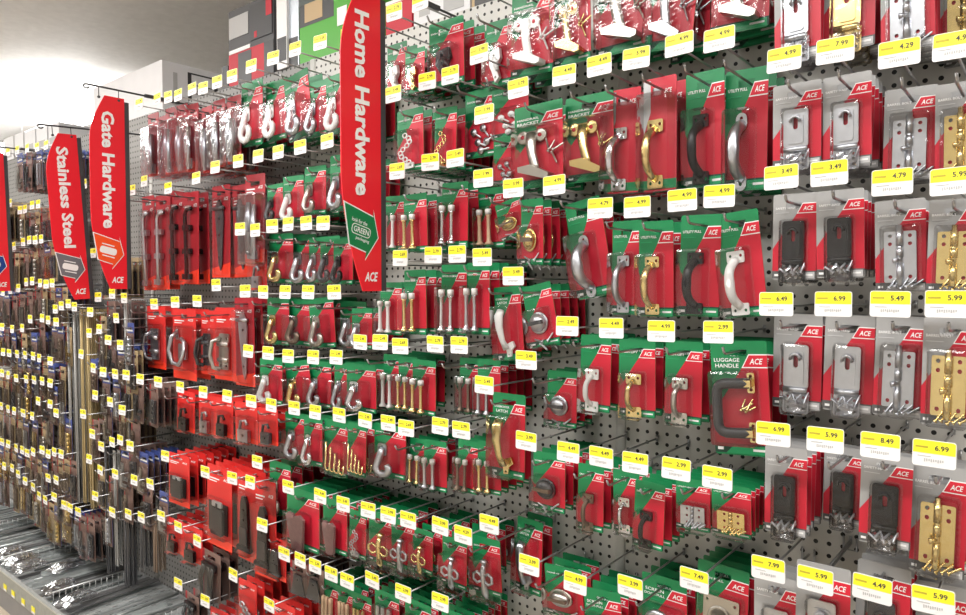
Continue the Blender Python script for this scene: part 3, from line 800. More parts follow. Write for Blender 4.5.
PULL = [
 [(515, -32, '4.49', 533, -8, 42, 84, 'bracket', W_, 3), (548, -46, '4.99', 571, -22, 37, 88, 'bracket', B_, 3), (594, -66, '5.49', 622, -45, 56, 100, 'bracket', N_, 3), (650, -76, '5.99', 676, -50, 50, 100, 'bracket', Z_, 3, 5), (716, -96, '5.99', 742, -68, 58, 101, 'bracket', N_, 3)],
 [(518, 88, '3.79', 538, 105, 48, 84, 'bracket', N_, 3), (564, 75, '4.49', 589, 96, 47, 87, 'bracket', B_, 3), (599, 65, '4.49', 625, 91, 32, 104, 'boxed_pull', C_, 3), (636, 58, '5.99', 660, 80, 33, 114, 'boxed_pull', B_, 3), (679, 44, '4.99', 705, 74, 39, 116, 'utility_pull', K_, 2), (719, 39, '4.99', 747, 72, 42, 122, 'strap_pull', Z_, 3)],
 [(554, 185, '4.99', 583, 202, 36, 98, 'strap_pull', Z_, 3, -12), (600, 208, '4.79', 627, 222, 29, 94, 'utility_pull', Z_, 3), (637, 207, '4.99', 656, 222, 34, 96, 'utility_pull', B_, 4), (682, 200, '4.99', 701, 216, 40, 102, 'utility_pull', K_, 3), (719, 196, '4.99', 737, 213, 43, 106, 'utility_pull', W_, 5, -5)],
 [(567, 326, '2.49', 596, 337, 31, 76, 'sash_lift', W_, 4), (611, 328, '4.49', 637, 341, 36, 77, 'sash_lift', B_, 4), (661, 331, '4.99', 684, 343, 37, 82, 'sash_lift', N_, 4), (718, 332, '2.99', 738, 342, 56, 114, 'luggage_handle', 'dark', 4, -2)],
 [(568, 452, '4.49', 591, 465, 25, 66, 'sash_lift', 'bronze', 4), (601, 457, '4.49', 626, 470, 26, 62, 'sash_lift', C_, 3), (635, 463, '4.49', 650, 482, 30, 66, 'sash_lift', K_, 5), (676, 469, '2.99', 693, 480, 34, 50, 'utility_hinge', Z_, 5), (717, 478, '2.99', 731, 485, 40, 51, 'utility_hinge', B_, 6)],
 [(575, 583, '4.99', 602, 590, 36, 80, 'screen_pull', Z_, 7, -6), (630, 587, '3.99', 664, 578, 46, 92, 'screen_pull', Z_, 5), (694, 580, '7.49', 723, 566, 52, 98, 'flush_pull', N_, 5)],
]
STOP = [
 [(394, 12, '2.79', 415, 48, 20, 44, 'sash_lock', B_, 2), (420, 2, '2.49', 446, 22, 34, 66, 'sash_lock', K_, 6), (372, 20, '2.29', 397, 44, 20, 52, 'sash_lock', W_, 2), (470, -18, '2.99', 499, 22, 26, 66, 'sash_lock', W_, 2)],
 [(393, 94, '3.49', 410, 110, 26, 62, 'chain_guard', W_, 6), (427, 81, '2.99', 446, 108, 22, 62, 'chain_guard', B_, 5), (450, 75, '2.79', 482, 92, 34, 68, 'small_fittings', Z_, 3), (479, 54, '1.99', 510, 84, 36, 54, 'small_fittings', W_, 3)],
 [(372, 178, '2.69', 396, 196, 20, 55, 'door_stop', W_, 3), (397, 171, '2.69', 415, 194, 23, 58, 'door_stop', B_, 5), (430, 162, '2.79', 455, 183, 26, 65, 'door_stop', C_, 4), (455, 158, '3.49', 491, 188, 26, 60, 'door_stop', 'wood', 2), (484, 114, '1.99', 506, 136, 24, 48, 'small_fittings', Z_, 4)],
 [(400, 258, '2.69', 408, 271, 22, 64, 'door_stop', B_, 7), (433, 255, '2.79', 454, 266, 25, 70, 'door_stop', C_, 3), (457, 254, '2.79', 478, 264, 24, 72, 'door_stop', Z_, 4), (483, 178, '1.99', 508, 198, 26, 38, 'dome_stop', B_, 1, -14), (513, 188, '3.99', 532, 200, 22, 66, 'dome_stop', B_, 3), (376, 262, '2.69', 381, 282, 21, 52, 'door_stop', W_, 3)],
 [(360, 342, '2.49', 393, 355, 20, 55, 'door_stop', W_, 2), (380, 342, '2.49', 408, 357, 20, 54, 'door_stop', B_, 2), (400, 346, '2.69', 424, 360, 23, 55, 'door_stop', B_, 6), (435, 344, '2.79', 471, 358, 22, 56, 'door_stop', 'bronze', 2), (459, 345, '2.79', 489, 359, 22, 58, 'door_stop', Z_, 3), (482, 257, '5.49', 507, 286, 26, 74, 'storm_latch', W_, 2, -3), (513, 276, '3.49', 537, 285, 29, 62, 'dome_stop', Z_, 5, -11)],
 [(388, 423, '2.49', 420, 438, 20, 46, 'door_stop', B_, 2), (406, 428, '2.69', 435, 440, 22, 50, 'door_stop', Z_, 7), (440, 426, '2.79', 468, 440, 20, 52, 'door_stop', 'bronze', 2), (461, 430, '2.79', 489, 441, 22, 52, 'door_stop', B_, 3), (484, 385, '5.49', 509, 394, 32, 84, 'storm_latch', B_, 5), (526, 360, '3.49', 562, 371, 29, 56, 'dome_stop', Z_, 4)],
 [(526, 441, '3.99', 549, 453, 32, 58, 'dome_stop', 'dark', 3), (489, 524, '4.49', 530, 519, 26, 74, 'storm_latch', Z_, 5), (463, 535, '4.29', 486, 539, 28, 56, 'decor_hook', Z_, 5, -2), (440, 526, '3.99', 447, 536, 24, 48, 'decor_hook', Z_, 6), (408, 520, '3.99', 413, 526, 20, 42, 'decor_hook', B_, 7), (388, 515, '3.99', 394, 518, 22, 48, 'decor_hook', Z_, 7), (368, 510, '3.99', 374, 512, 28, 50, 'decor_hook', B_, 7), (343, 504, '3.49', 349, 508, 16, 46, 'chain_guard', Z_, 5)],
 [(529, 565, '3.99', 563, 566, 38, 50, 'dome_stop', N_, 7, -4), (403, 593, '2.99', 408, 597, 26, 60, 'rod_pack', B_, 5), (440, 602, '2.99', 446, 607, 26, 56, 'rod_pack', B_, 5), (372, 580, '2.49', 378, 588, 26, 56, 'rod_pack', Z_, 6), (347, 581, '2.49', 352, 590, 18, 54, 'rod_pack', B_, 5), (331, 574, '2.49', 337, 584, 16, 54, 'rod_pack', 'wood', 5), (315, 566, '2.29', 320, 577, 16, 58, 'rod_pack', 'wood', 5)],
]
HOOK = [
 [(232, 76, '3.49', 252, 85, 27, 68, 'coat_hook', W_, 6), (251, 66, '2.99', 276, 84, 22, 60, 'coat_hook', W_, 4), (273, 58, '4.29', 296, 77, 27, 66, 'coat_hook', Z_, 2, -8), (295, 49, '2.99', 318, 84, 20, 56, 'coat_hook', Z_, 3), (320, 42, '3.29', 338, 76, 26, 60, 'coat_hook', W_, 3)],
 [(258, 156, '2.99', 275, 186, 16, 38, 'coat_hook', 'dark', 3), (278, 152, '1.99', 291, 177, 20, 46, 'coat_hook', W_, 3), (300, 147, '1.99', 309, 168, 20, 48, 'coat_hook', N_, 4), (327, 141, '1.99', 331, 158, 24, 56, 'coat_hook', Z_, 3)],
 [(255, 230, '1.99', 281, 235, 23, 50, 'coat_hook', B_, 3), (272, 226, '1.99', 304, 236, 23, 50, 'coat_hook', Z_, 3), (288, 224, '1.99', 318, 238, 18, 46, 'coat_hook', Z_, 2), (306, 223, '1.99', 330, 237, 20, 48, 'coat_hook', 'dark', 3), (323, 223, '1.99', 343, 239, 20, 46, 'coat_hook', K_, 3)],
 [(245, 291, '2.99', 278, 299, 28, 47, 'coat_hook', B_, 3), (263, 292, '2.99', 300, 300, 24, 46, 'coat_hook', 'bronze', 2), (285, 292, '2.99', 321, 299, 36, 50, 'coat_hook', N_, 2, -4), (308, 292, '2.99', 353, 302, 28, 46, 'coat_hook', Z_, 2), (334, 292, '2.99', 362, 308, 20, 40, 'coat_hook', Z_, 3)],
 [(248, 351, '1.99', 271, 360, 28, 44, 'coat_hook', W_, 4), (268, 353, '2.49', 297, 362, 24, 46, 'coat_hook', B_, 3, -10), (288, 356, '2.49', 320, 362, 22, 46, 'coat_hook', Z_, 3), (313, 357, '2.49', 343, 364, 18, 46, 'coat_hook', Z_, 3), (336, 357, '2.49', 361, 365, 34, 47, 'coat_hook', C_, 4)],
 [(271, 405, '2.99', 297, 414, 24, 46, 'coat_hook', Z_, 4), (294, 408, '2.99', 313, 418, 18, 48, 'coat_hook', C_, 4), (315, 412, '3.99', 336, 422, 24, 54, 'cup_hooks', B_, 6), (339, 415, '3.99', 357, 424, 20, 52, 'cup_hooks', B_, 6), (365, 420, '2.99', 390, 426, 30, 52, 'coat_hook', Z_, 5)],
 [(257, 462, '2.99', 280, 464, 20, 52, 'coat_hook', N_, 5), (288, 487, '4.49', 302, 492, 38, 58, 'furniture_pads', 'leather', 6), (320, 496, '4.49', 332, 500, 24, 52, 'furniture_pads', 'leather', 5)],
 [(284, 554, '3.49', 282, 556, 16, 30, 'corner_plate', 'dark', 5), (300, 560, '3.49', 300, 562, 18, 30, 'corner_plate', 'dark', 5)],
]
GATE = [
 [(139, 104, '5.99', 146, 117, 11, 62, 'gate_fitting', Z_, 3), (157, 99, '5.99', 159, 113, 11, 66, 'gate_fitting', Z_, 3), (168, 97, '6.99', 176, 108, 11, 68, 'gate_fitting', Z_, 3), (178, 95, '6.99', 190, 106, 11, 68, 'gate_fitting', C_, 3), (192, 89, '7.99', 206, 108, 11, 66, 'gate_fitting', Z_, 4), (203, 88, '7.99', 219, 101, 11, 68, 'gate_fitting', Z_, 4), (217, 82, '7.99', 234, 97, 13, 68, 'gate_fitting', Z_, 4)],
 [(119, 195, '8.99', 148, 198, 16, 94, 'cane_bolt', Z_, 2), (132, 190, '8.99', 163, 197, 16, 94, 'cane_bolt', Z_, 2), (144, 181, '7.99', 177, 192, 15, 94, 'cane_bolt', K_, 2), (168, 188, '7.99', 191, 193, 15, 92, 'cane_bolt', K_, 2), (196, 178, '9.99', 221, 187, 23, 92, 'strap_hinge', 'dark', 3), (215, 167, '9.99', 241, 186, 18, 92, 'strap_hinge', 'dark', 2), (238, 161, '7.49', 255, 177, 24, 88, 'gate_fitting', Z_, 2)],
 [(124, 298, '9.99', 156, 308, 25, 62, 'gate_latch', Z_, 2), (154, 304, '9.99', 184, 311, 34, 70, 'ring_latch', Z_, 2), (175, 302, '6.99', 208, 312, 15, 64, 'gate_latch', 'dark', 3), (197, 301, '6.99', 226, 310, 21, 72, 'gate_latch', N_, 2), (216, 285, '8.49', 244, 299, 19, 88, 'strap_hinge', Z_, 3), (240, 229, '6.99', 259, 250, 16, 40, 'gate_catch', Z_, 2)],
 [(158, 382, '5.49', 186, 392, 24, 40, 'gate_catch', K_, 2), (180, 387, '5.49', 207, 396, 17, 38, 'gate_catch', Z_, 2), (203, 392, '5.49', 224, 399, 18, 38, 'gate_catch', K_, 3), (227, 396, '5.49', 246, 403, 26, 40, 'gate_catch', Z_, 3), (251, 401, '4.99', 268, 408, 18, 36, 'gate_catch', 'dark', 3)],
 [(165, 456, '12.99', 174, 452, 20, 50, 'butt_hinge', K_, 9), (205, 472, '14.99', 206, 459, 30, 78, 'butt_hinge', K_, 9), (232, 478, '9.99', 231, 467, 18, 86, 'tee_hinge', K_, 6), (250, 482, '9.99', 252, 478, 23, 94, 'tee_hinge', K_, 6)],
 [(178, 527, '4.99', 178, 521, 18, 34, 'gate_catch', K_, 9), (161, 516, '4.99', 163, 514, 14, 32, 'gate_catch', K_, 8), (197, 541, '7.99', 200, 547, 24, 46, 'strap_set', K_, 3), (262, 525, '5.99', 268, 532, 18, 40, 'tee_hinge', 'dark', 5), (233, 575, '3.99', 226, 572, 16, 40, 'clip_pack', Z_, 8), (178, 584, '6.99', 186, 590, 14, 34, 'strap_set', K_, 2), (205, 601, '3.99', 206, 603, 16, 36, 'clip_pack', Z_, 7), (269, 605, '3.99', 266, 596, 22, 44, 'clip_pack', Z_, 6)],
]
FARPX = [
 [(10, 203), (20, 210), (25, 209), (32, 205), (38, 204), (84, 184), (88, 193)],
 [(14, 246), (23, 242), (29, 240), (35, 240), (41, 239), (93, 253)],
 [(18, 288), (26, 282), (32, 281), (40, 283), (46, 284), (98, 297)],
 [(2, 327), (12, 329), (22, 328), (30, 319), (35, 320), (48, 320), (89, 333), (99, 329)],
 [(33, 356), (39, 358), (50, 361), (81, 354)],
 [(2, 373), (8, 375), (16, 378), (26, 379), (93, 368), (103, 372), (126, 375), (140, 379)],
 [(1, 406), (8, 409), (14, 411), (23, 413), (32, 416), (38, 401), (43, 402), (56, 413), (83, 414)],
 [(2, 442), (8, 444), (16, 448), (22, 450), (27, 453), (33, 452), (37, 454), (42, 450), (48, 454), (61, 454), (99, 438), (112, 442), (130, 446)],
 [(4, 466), (12, 468), (18, 474), (25, 481), (33, 487), (39, 496), (89, 459)],
 [(45, 500), (50, 493), (54, 497), (64, 505), (95, 496), (108, 503), (122, 509), (145, 521)],
]
for r, row in enumerate(GREY): build_row('grey', r + 1, row)
for r, row in enumerate(PULL): build_row('pull', r + 1, row)
for r, row in enumerate(STOP): build_row('doorstop', r + 1, row)
for r, row in enumerate(HOOK): build_row('coat hook', r + 1, row)
for r, row in enumerate(GATE): build_row('gate', r + 1, row)
# ------------------------------------------------------------------ long continuous hinges
def strip_mesh(L, fin):
    fin = {'brass': 'strip_brass', 'nickel': 'strip_grey', 'zinc': 'strip_grey'}.get(fin, fin)
    b = MB()
    b.prism(rect(-.016, .016, -L, .014), -.0012, .0012, fin, [circ(0, 0, .0045, 8)])
    b.tube([(0, -.002, -L), (0, -.002, -.012)], .0028, fin, 6)
    return b.mesh('hinge_strip')
_strip = {}
def strip(lu, lv, cu, top, bot, fin, n, i, grp):
    pl = at_y(lu, lv, Y_TIP); x = pl.x
    d = ray(cu, top); y = min(max(CAM.y + d.y * (x / d.x), -.215), -.05)
    zt = at_y(cu, top, y).z; L = zt - at_y(cu, bot, y).z
    zh = zt - .014
    root = link('peg_hook', None, None, (x, 0, zh))
    tag(root, 'wire peg hook carrying long hinge strips, %s of the strip hooks from left' % ORD[i], 'hook', 'peg hooks carrying hinge strips')
    link('hook_wire', WIRE, root); link('label_arm', ARM, root, (0, 0, .036))
    link('price_label', label_mesh('14.99'), root, (0, Y_TIP, .042))
    HOOKS.append((x, zh + .042)); HOOKS.append((x, pl.z))
    occupy((x - .018, x + .018, y - .008, y + .018 * n, zh - L, zh + .016))
    for k in range(n):
        key = (round(L, 1), fin)
        if key not in _strip: _strip[key] = strip_mesh(round(L, 1), fin)
        o = link('hanging_hinge_strip', _strip[key], None, (x, y + .018 * k, zh), (R(.3), R(random.uniform(-.5, .5)), R(random.uniform(-5, 5))))
        tag(o, 'long %s hinge strip, %s on the %s strip hook from left' % ({'brass': 'brass', 'nickel': 'pale', 'zinc': 'silver', 'dark': 'dark grey', 'bronze': 'bronze'}[fin], 'front one' if k == 0 else ORD[k + 1] + ' back', ORD[i]), 'hinge strip', grp)
strips = [(55, 300, 60, 314, 498, 'nickel', 6), (61, 299, 67, 311, 497, 'zinc', 6), (68, 298, 74, 309, 496, 'brass', 7), (74, 297, 80, 312, 494, 'brass', 5),
          (112, 296, 124, 300, 428, 'nickel', 2), (92, 428, 99, 436, 560, 'dark', 3), (101, 440, 107, 448, 566, 'zinc', 2), (112, 506, 118, 512, 575, 'dark', 3), (128, 508, 134, 514, 566, 'dark', 3), (141, 512, 149, 518, 562, 'bronze', 3)]
for i, s in enumerate(strips): strip(*s, i + 1, 'long hinge strips on the strip hooks')

EXTRA = {0: [(8, 152), (17, 150), (27, 148), (37, 147), (46, 145)], 1: [(5, 250), (9, 248)], 2: [(3, 292), (10, 290), (52, 283)], 3: [(90, 312), (105, 308), (116, 318), (56, 322), (42, 318)], 4: [(3, 352), (9, 353), (17, 354), (25, 355), (44, 360), (120, 345), (108, 340)],
         5: [(34, 380), (42, 381), (50, 383), (115, 374)], 6: [(50, 404), (95, 395), (110, 402), (122, 410)], 7: [(54, 452), (120, 440)], 8: [(48, 478), (56, 480), (100, 470), (115, 474), (134, 480), (150, 484)], 9: [(58, 503), (70, 508), (78, 512)]}
for k in range(10):
    v0 = FARPX[k][0][1] if k not in (4, 9) else None
    FARPX[k] = sorted(FARPX[k] + EXTRA.get(k, []) + ([(-5, v0 - 2), (-11, v0 - 4)] if v0 else []))
rf = random.Random(3)
for r, row in enumerate(FARPX):
    ent = []
    for (u, v) in row:
        fin = rf.choice(['bronze', 'brass', 'bronze', 'zinc', 'nickel', 'dark']) if u < 70 else rf.choice(['dark', 'zinc', 'dark', 'bronze', 'nickel'])
        ent.append((u, v, rf.choice(['2.99', '3.49', '1.99', '4.29']), u + rf.uniform(4, 8), v + 5, 9 if u < 70 else 11, 38 if u < 70 else 42, rf.choice(('hinge_pack', 'mending_plate', 'corner_brace')), fin, rf.choice((3, 4, 4, 5))))
    build_row('far', r + 1, ent)

# ------------------------------------------------------------------ banners
def banner(name_txt, u_in, v_top, v_bot, arrow, pill, label, tilt=0.0):
    x = at_y(u_in, 285, -.325).x
    p0 = at_y(u_in, v_top, -.325); p1 = at_y(u_in, v_bot, -.325)
    H = p0.z - p1.z; Wd = .128; z0 = p0.z
    root = link('hanging_banner', None, None, (x, -.325, z0))
    tag(root, label, 'banner')
    # local frame: a = distance outwards from the wall side, b = downwards; the face looks along +x
    def P(a, b, dx=0.0): return (dx, -a, -b)
    out = [(0, 0)]
    n = 26; pts = []
    for k in range(n + 1):
        t = k / n
        w = 1.0
        if t < .24: w = .56 + .44 * math.sin(t / .24 * math.pi / 2)
        elif t > .60: w = 1.0 - .52 * ((t - .60) / .40) ** 1.8
        pts.append((Wd * w, H * t))
    loop = [(0, 0)] + pts + [(0, H)]
    b = MB()
    m = len(loop)
    tri = tessellate_polygon([[Vector((a, q, 0)) for a, q in loop]])
    vs = [P(a, q, .0015) for a, q in loop] + [P(a, q, -.0015) for a, q in loop]
    fs = [tuple(t) for t in tri] + [tuple(i + m for i in t[::-1]) for t in tri] + [(i, (i + 1) % m, m + (i + 1) % m, m + i) for i in range(m)]
    b.add(vs, fs, 'banner_red')
    def flat(pl, m_, dx=.0022): b.add([P(a, q, dx) for a, q in pl], [tuple(range(len(pl)))], m_)
    # lettering reads downwards: rotate text by -90 degrees; plane x = const seen from +x: right is -a
    def lett(s, a, q, length, hgt, mt, rot=-math.pi / 2, dx=.003, off=.022, shear=0.0):
        vs_, fs_, tw, th, cx, cy = text_geo(s, off, shear)
        kx, ky = length / tw, hgt / th
        c, sn = math.cos(rot), math.sin(rot)
        o_ = []
        for v in vs_:
            p, r_ = (v.x - cx) * kx, (v.y - cy) * ky
            p, r_ = p * c - r_ * sn, p * sn + r_ * c
            o_.append((dx, -a + p, -q + r_))
        b.add(o_, fs_, mt)
    if name_txt: lett(name_txt, .062, H * .382, H * .605, .047, 'white', off=.034)
    if arrow:
        q0 = H * .80 - .048
        ar = [(.119, H * .712), (.0265, H * .7525), (.0285, H * .7296), (.0125, H * .820), (.055, H * .892), (.052, H * .868), (.104, H * .846)]
        def grow(pl, g):
            cx = sum(p[0] for p in pl) / len(pl); cy = sum(p[1] for p in pl) / len(pl)
            return [(cx + (a - cx) * g, cy + (q - cy) * g) for a, q in pl]
        def flatc(pl, mt, dx):
            t3 = tessellate_polygon([[Vector((a, q, 0)) for a, q in pl]])
            b.add([P(a, q, dx) for a, q in pl], [tuple(t) for t in t3], mt)
        flatc(grow(ar, 1.07), 'white', .0022); flatc(ar, arrow, .0028)
        ang = R(-14)
        ca, sa = math.cos(ang), math.sin(ang)
        def pillpts(l, h_): return [(.066 + x * ca - z * sa, q0 + .048 - (x * sa + z * ca) * -1 * -1 + 0) for x, z in rrect(-l / 2, l / 2, -h_ / 2, h_ / 2, h_ * .35)]
        def rotpill(l, h_):
            out_ = []
            for px, pz in rrect(-l / 2, l / 2, -h_ / 2, h_ / 2, h_ * .35):
                p, r_ = px * ca - pz * sa, px * sa + pz * ca
                out_.append((.068 - p, q0 + .048 - r_))
            return out_
        flat(rotpill(.062, .026), 'white', .0034)
        if pill:
            flat(rotpill(.058, .022), arrow, .0038)
            lett(pill, .068, q0 + .048, .050, .014, 'white', rot=ang, dx=.0042, off=.015)
            lett('look for the', .072, q0 + .025, .050, .010, 'white', rot=ang, dx=.0034, off=.01)
            lett('packaging', .064, q0 + .071, .044, .010, 'white', rot=ang, dx=.0034, off=.01)
        else:
            for dq, l in ((-.022, .046), (.022, .046)):
                pp = []
                for px, pz in rect(-l / 2, l / 2, -.002, .002):
                    p, r_ = px * ca - pz * sa, px * sa + pz * ca
                    pp.append((.068 - p, q0 + .048 + dq - r_))
                flat(pp, 'white', .0034)
    lett('ACE', .035, H * .952, .044, .024, 'white', rot=0, off=.03, shear=.25)
    sg = b.build('sign_panel', root)
    e = MB(); e.box(-.004, .0016, .0005, .017, -H, -.012, 'banner_edge'); e.build('edge_strip', root)
    r = MB()
    for a in (.020, .092):
        r.tube([(0, -a, -.010), (0, -a, .026)] + [(0, -a + .004 - .004 * math.cos(R(w)), .026 + .005 * math.sin(R(w))) for w in (60, 120, 180)], .0016, 'banner_edge', 6)
        r.lathe([(-.003, .005), (.003, .005)], (0, -a, -.010), 'x', 'banner_edge', 10)
    r.build('hanger_wire', root)
    k = MB()
    k.tube([(0, .318, .029), (0, -.13, .029), (0, -.140, .028), (0, -.146, .022), (0, -.142, .015), (0, -.132, .014), (0, -.126, .019)], .0036, 'banner_edge', 8)
    k.box(-.006, .006, .08, .22, .024, .036, 'banner_edge')
    k.build('bracket_arm', root)
    root.rotation_euler = (R(tilt), 0, 0)
    return root
banner('Home Hardware', 381, -6, 291, 'green', 'GREEN', 'tall red hanging banner lettered Home Hardware with a green arrow')
banner('Gate Hardware', 127, 98, 289, 'arrow_orange', None, 'red hanging banner lettered Gate Hardware with an orange arrow')
banner('Stainless Steel', 79, 134, 299, 'arrow_grey', None, 'red hanging banner lettered Stainless Steel with a grey arrow', 3.5)
banner('', 6, 152, 291, 'arrow_blue', None, 'red hanging banner with a blue arrow, cut by the left edge', 1.5)

# ------------------------------------------------------------------ goods on top of the gondola
TOP = 2.345
def carton(name, label, cat, u0, u1, vtop, yf, depth, mtl, prints=None, z0=TOP):
    xa, xb = at_y(u0, 60, yf).x, at_y(u1, 60, yf).x
    zt = at_y((u0 + u1) / 2, vtop, yf).z
    root = link(name, None, None, ((xa + xb) / 2, yf + depth / 2, z0))
    tag(root, label, cat)
    w, h = xb - xa, zt - z0
    b = MB(); b.prism(rrect(-w / 2, w / 2, 0, h, .004, 2), -depth / 2, depth / 2, mtl)
    b.build('carton_body', root)
    if prints:
        q = MB()
        for i, (fx0, fx1, fz0, fz1, mm) in enumerate(prints):
            q.box(-w / 2 + fx0 * w, -w / 2 + fx1 * w, -depth / 2 - .0008 - .0006 * i, -depth / 2 - .0003, fz0 * h, fz1 * h, mm)
        q.build('printed_front', root)
    return root, w, h, depth
carton('storage_carton', 'dark grey and red carton on top of the fixture left of the green box', 'box', 229, 274, 2, .0, .24, 'carton_grey',
       [(.0, 1, 0, .42, 'carton_red'), (.22, .52, 0, .40, 'carton_black'), (.80, 1, 0, .42, 'carton_black'), (.02, .46, .62, .90, 'ink_grey'), (.02, .5, .42, .47, 'white'), (.5, .98, .5, .95, 'carton_black'), (.60, .66, .52, .60, 'carton_red'), (.86, .98, .74, 1, 'carton_red')])
carton('product_tube', 'white and black tube carton standing between dark carton and green box', 'box', 277, 287, -6, -.01, .08, 'white', [(0.05, .95, .1, .42, 'carton_black')])
carton('film_roll_box', 'silver film wrapped box between the tube and the green box', 'box', 288.5, 299, -10, .0, .2, 'film', [(.0, .9, .0, .38, 'carton_black')])
carton('green_carton', 'bright green carton on top of the fixture behind the tall banner', 'box', 300, 372, -8, .0, .26, 'carton_green',
       [(0, .5, .62, 1, 'carton_black'), (.08, .34, .68, 1, 'carton_tan'), (.55, .68, .42, .72, 'white'), (.6, .72, .2, .34, 'label_yellow')])
carton('red_carton', 'red carton on top of the fixture right of the tall banner', 'box', 386, 412, -2, .0, .22, 'carton_red', [(.0, .96, .9, 1, 'white')])
carton('white_carton', 'white printed carton standing right of the red carton', 'box', 414, 470, -20, .0, .24, 'carton_white', [(.1, .3, .2, .5, 'ink_grey'), (.55, .9, .1, .5, 'ink_grey')])
carton('tan_carton', 'grey brown carton at the right end of the top goods', 'box', 472, 530, -20, .0, .24, 'carton_tan', [(.05, .6, .0, .4, 'carton_grey')])
rt, w_, h_, d_ = carton('large_white_carton', 'large white carton on the fixture top above the gate bay', 'box', 93, 162, 74, .0, .42, 'carton_white')
q = MB()
for a0, a1, c0, c1 in ((.10, .115, .1, .86), (.21, .225, .1, .86), (.10, .225, .84, .87), (.10, .225, .62, .64), (.10, .225, .45, .47), (.10, .225, .1, .12)):
    q.box(w_ / 2 + .0003, w_ / 2 + .0012, -d_ / 2 + a0 * 1.2, -d_ / 2 + a1 * 1.2, c0 * h_, c1 * h_, 'carton_black')
q.box(w_ / 2 + .0003, w_ / 2 + .0012, -d_ / 2 + .05, -d_ / 2 + .07, .3 * h_, .8 * h_, 'ink_grey')
q.build('printed_side', rt)
carton('black_case', 'small black case at the left end of the dark carton', 'box', 222, 227.8, 66, .0, .1, 'carton_black')
for k, (ua, ub, vt) in enumerate(((2, 12, 138), (13, 22, 134), (23, 34, 131), (35, 46, 128), (47, 58, 124))):
    carton('white_carton', '%s of the small white cartons atop the far end, from left' % ORD[k + 1], 'box', ua, ub - .4, vt, .0, .3, 'carton_white', [(.1, .8, .1, .4, 'ink_grey')])

# ------------------------------------------------------------------ the setting
X0, X1 = -9.0, 1.6
def struct(name, b, loc=(0, 0, 0)):
    o = b.build(name, None, loc); o['kind'] = 'structure'; return o
b = MB(); b.box(-2.05, X1, 0, .02, .12, TOP, 'pegboard'); struct('wall_back', b)
b = MB(); b.box(X0, -2.05, 0, .02, .12, TOP, 'pegboard_shaded'); struct('wall_back_left', b)
b = MB(); b.box(X0, X1, .02, .9, .0, TOP, 'upright'); struct('wall_core', b)
for i, ux in enumerate((-.83, -2.05, -3.27, -4.49, -5.71, -6.93, .39)):
    b = MB(); b.tube([(ux, -.001, .16), (ux, -.001, TOP)], .014, 'upright', 10, flat=((0, 1, 0), .4)); struct('trim_%d' % (i + 1), b)
fm = noisy(mat('floor_tile', (0.45, 0.38, 0.29), 0.35), 3, 0.12)
M['floor'] = fm
b = MB(); b.box(-16, 5, -4.2, 4.5, -.05, 0, 'floor'); struct('floor', b)
M['ceiling'] = noisy(mat('ceiling_tile', (0.82, 0.80, 0.78), 0.7), 18, 0.10, 0.35)
CEIL = 3.35
b = MB(); b.box(-16, 5, -4.2, 4.5, CEIL, CEIL + .05, 'ceiling'); struct('ceiling', b)
M['wallp'] = mat('wall_paint', (0.80, 0.79, 0.77), 0.7)
b = MB(); b.box(-16, 5, -4.25, -4.2, 0, CEIL, 'wallp'); struct('wall_front', b)
b = MB(); b.box(-16, 5, 4.5, 4.55, 0, CEIL, 'wallp'); struct('wall_rear', b)
b = MB(); b.box(-16.05, -16, -4.2, 4.5, 0, CEIL, 'wallp'); struct('wall_left', b)
b = MB(); b.box(5, 5.05, -4.2, 4.5, 0, CEIL, 'wallp'); struct('wall_right', b)

# base deck
DZ, DY = .15, -.45
root = link('base_shelf', None, None, (-3.5, DY / 2, 0))
tag(root, 'grey steel base shelf under the pegboard with a price strip on its kick edge', 'shelf')
b = MB(); b.box(-5.5, 5.1, DY / 2 + .004, -DY / 2 - .002, DZ - .02, DZ, 'deck'); b.build('deck_plate', root)
b = MB(); b.box(-5.5, 5.1, DY / 2 - .004, DY / 2 + .004, .0, .10, 'kick'); b.build('kick_plate', root)
b = MB(); b.box(-5.5, 5.1, DY / 2 - .010, DY / 2 + .003, .10, .188, 'steel'); b.box(-5.5, 5.1, DY / 2 - .012, DY / 2 + .004, .182, .190, 'steel_pale'); b.build('price_channel', root)
pm = MB(); pm.box(-.02, .02, -.0015, 0, -.015, .015, 'label_yellow'); pm.box(-.02, .02, -.0018, -.0002, -.015, -.006, 'label_white'); pm = pm.mesh('shelf_label')
for (u, v) in ((5, 590), (13, 597), (23, 604), (33, 611)):
    p = at_y(u, v, DY - .012); link('shelf_label', pm, root, (p.x + 3.5, DY / 2 - .0105, min(max(p.z, .12), .165)))

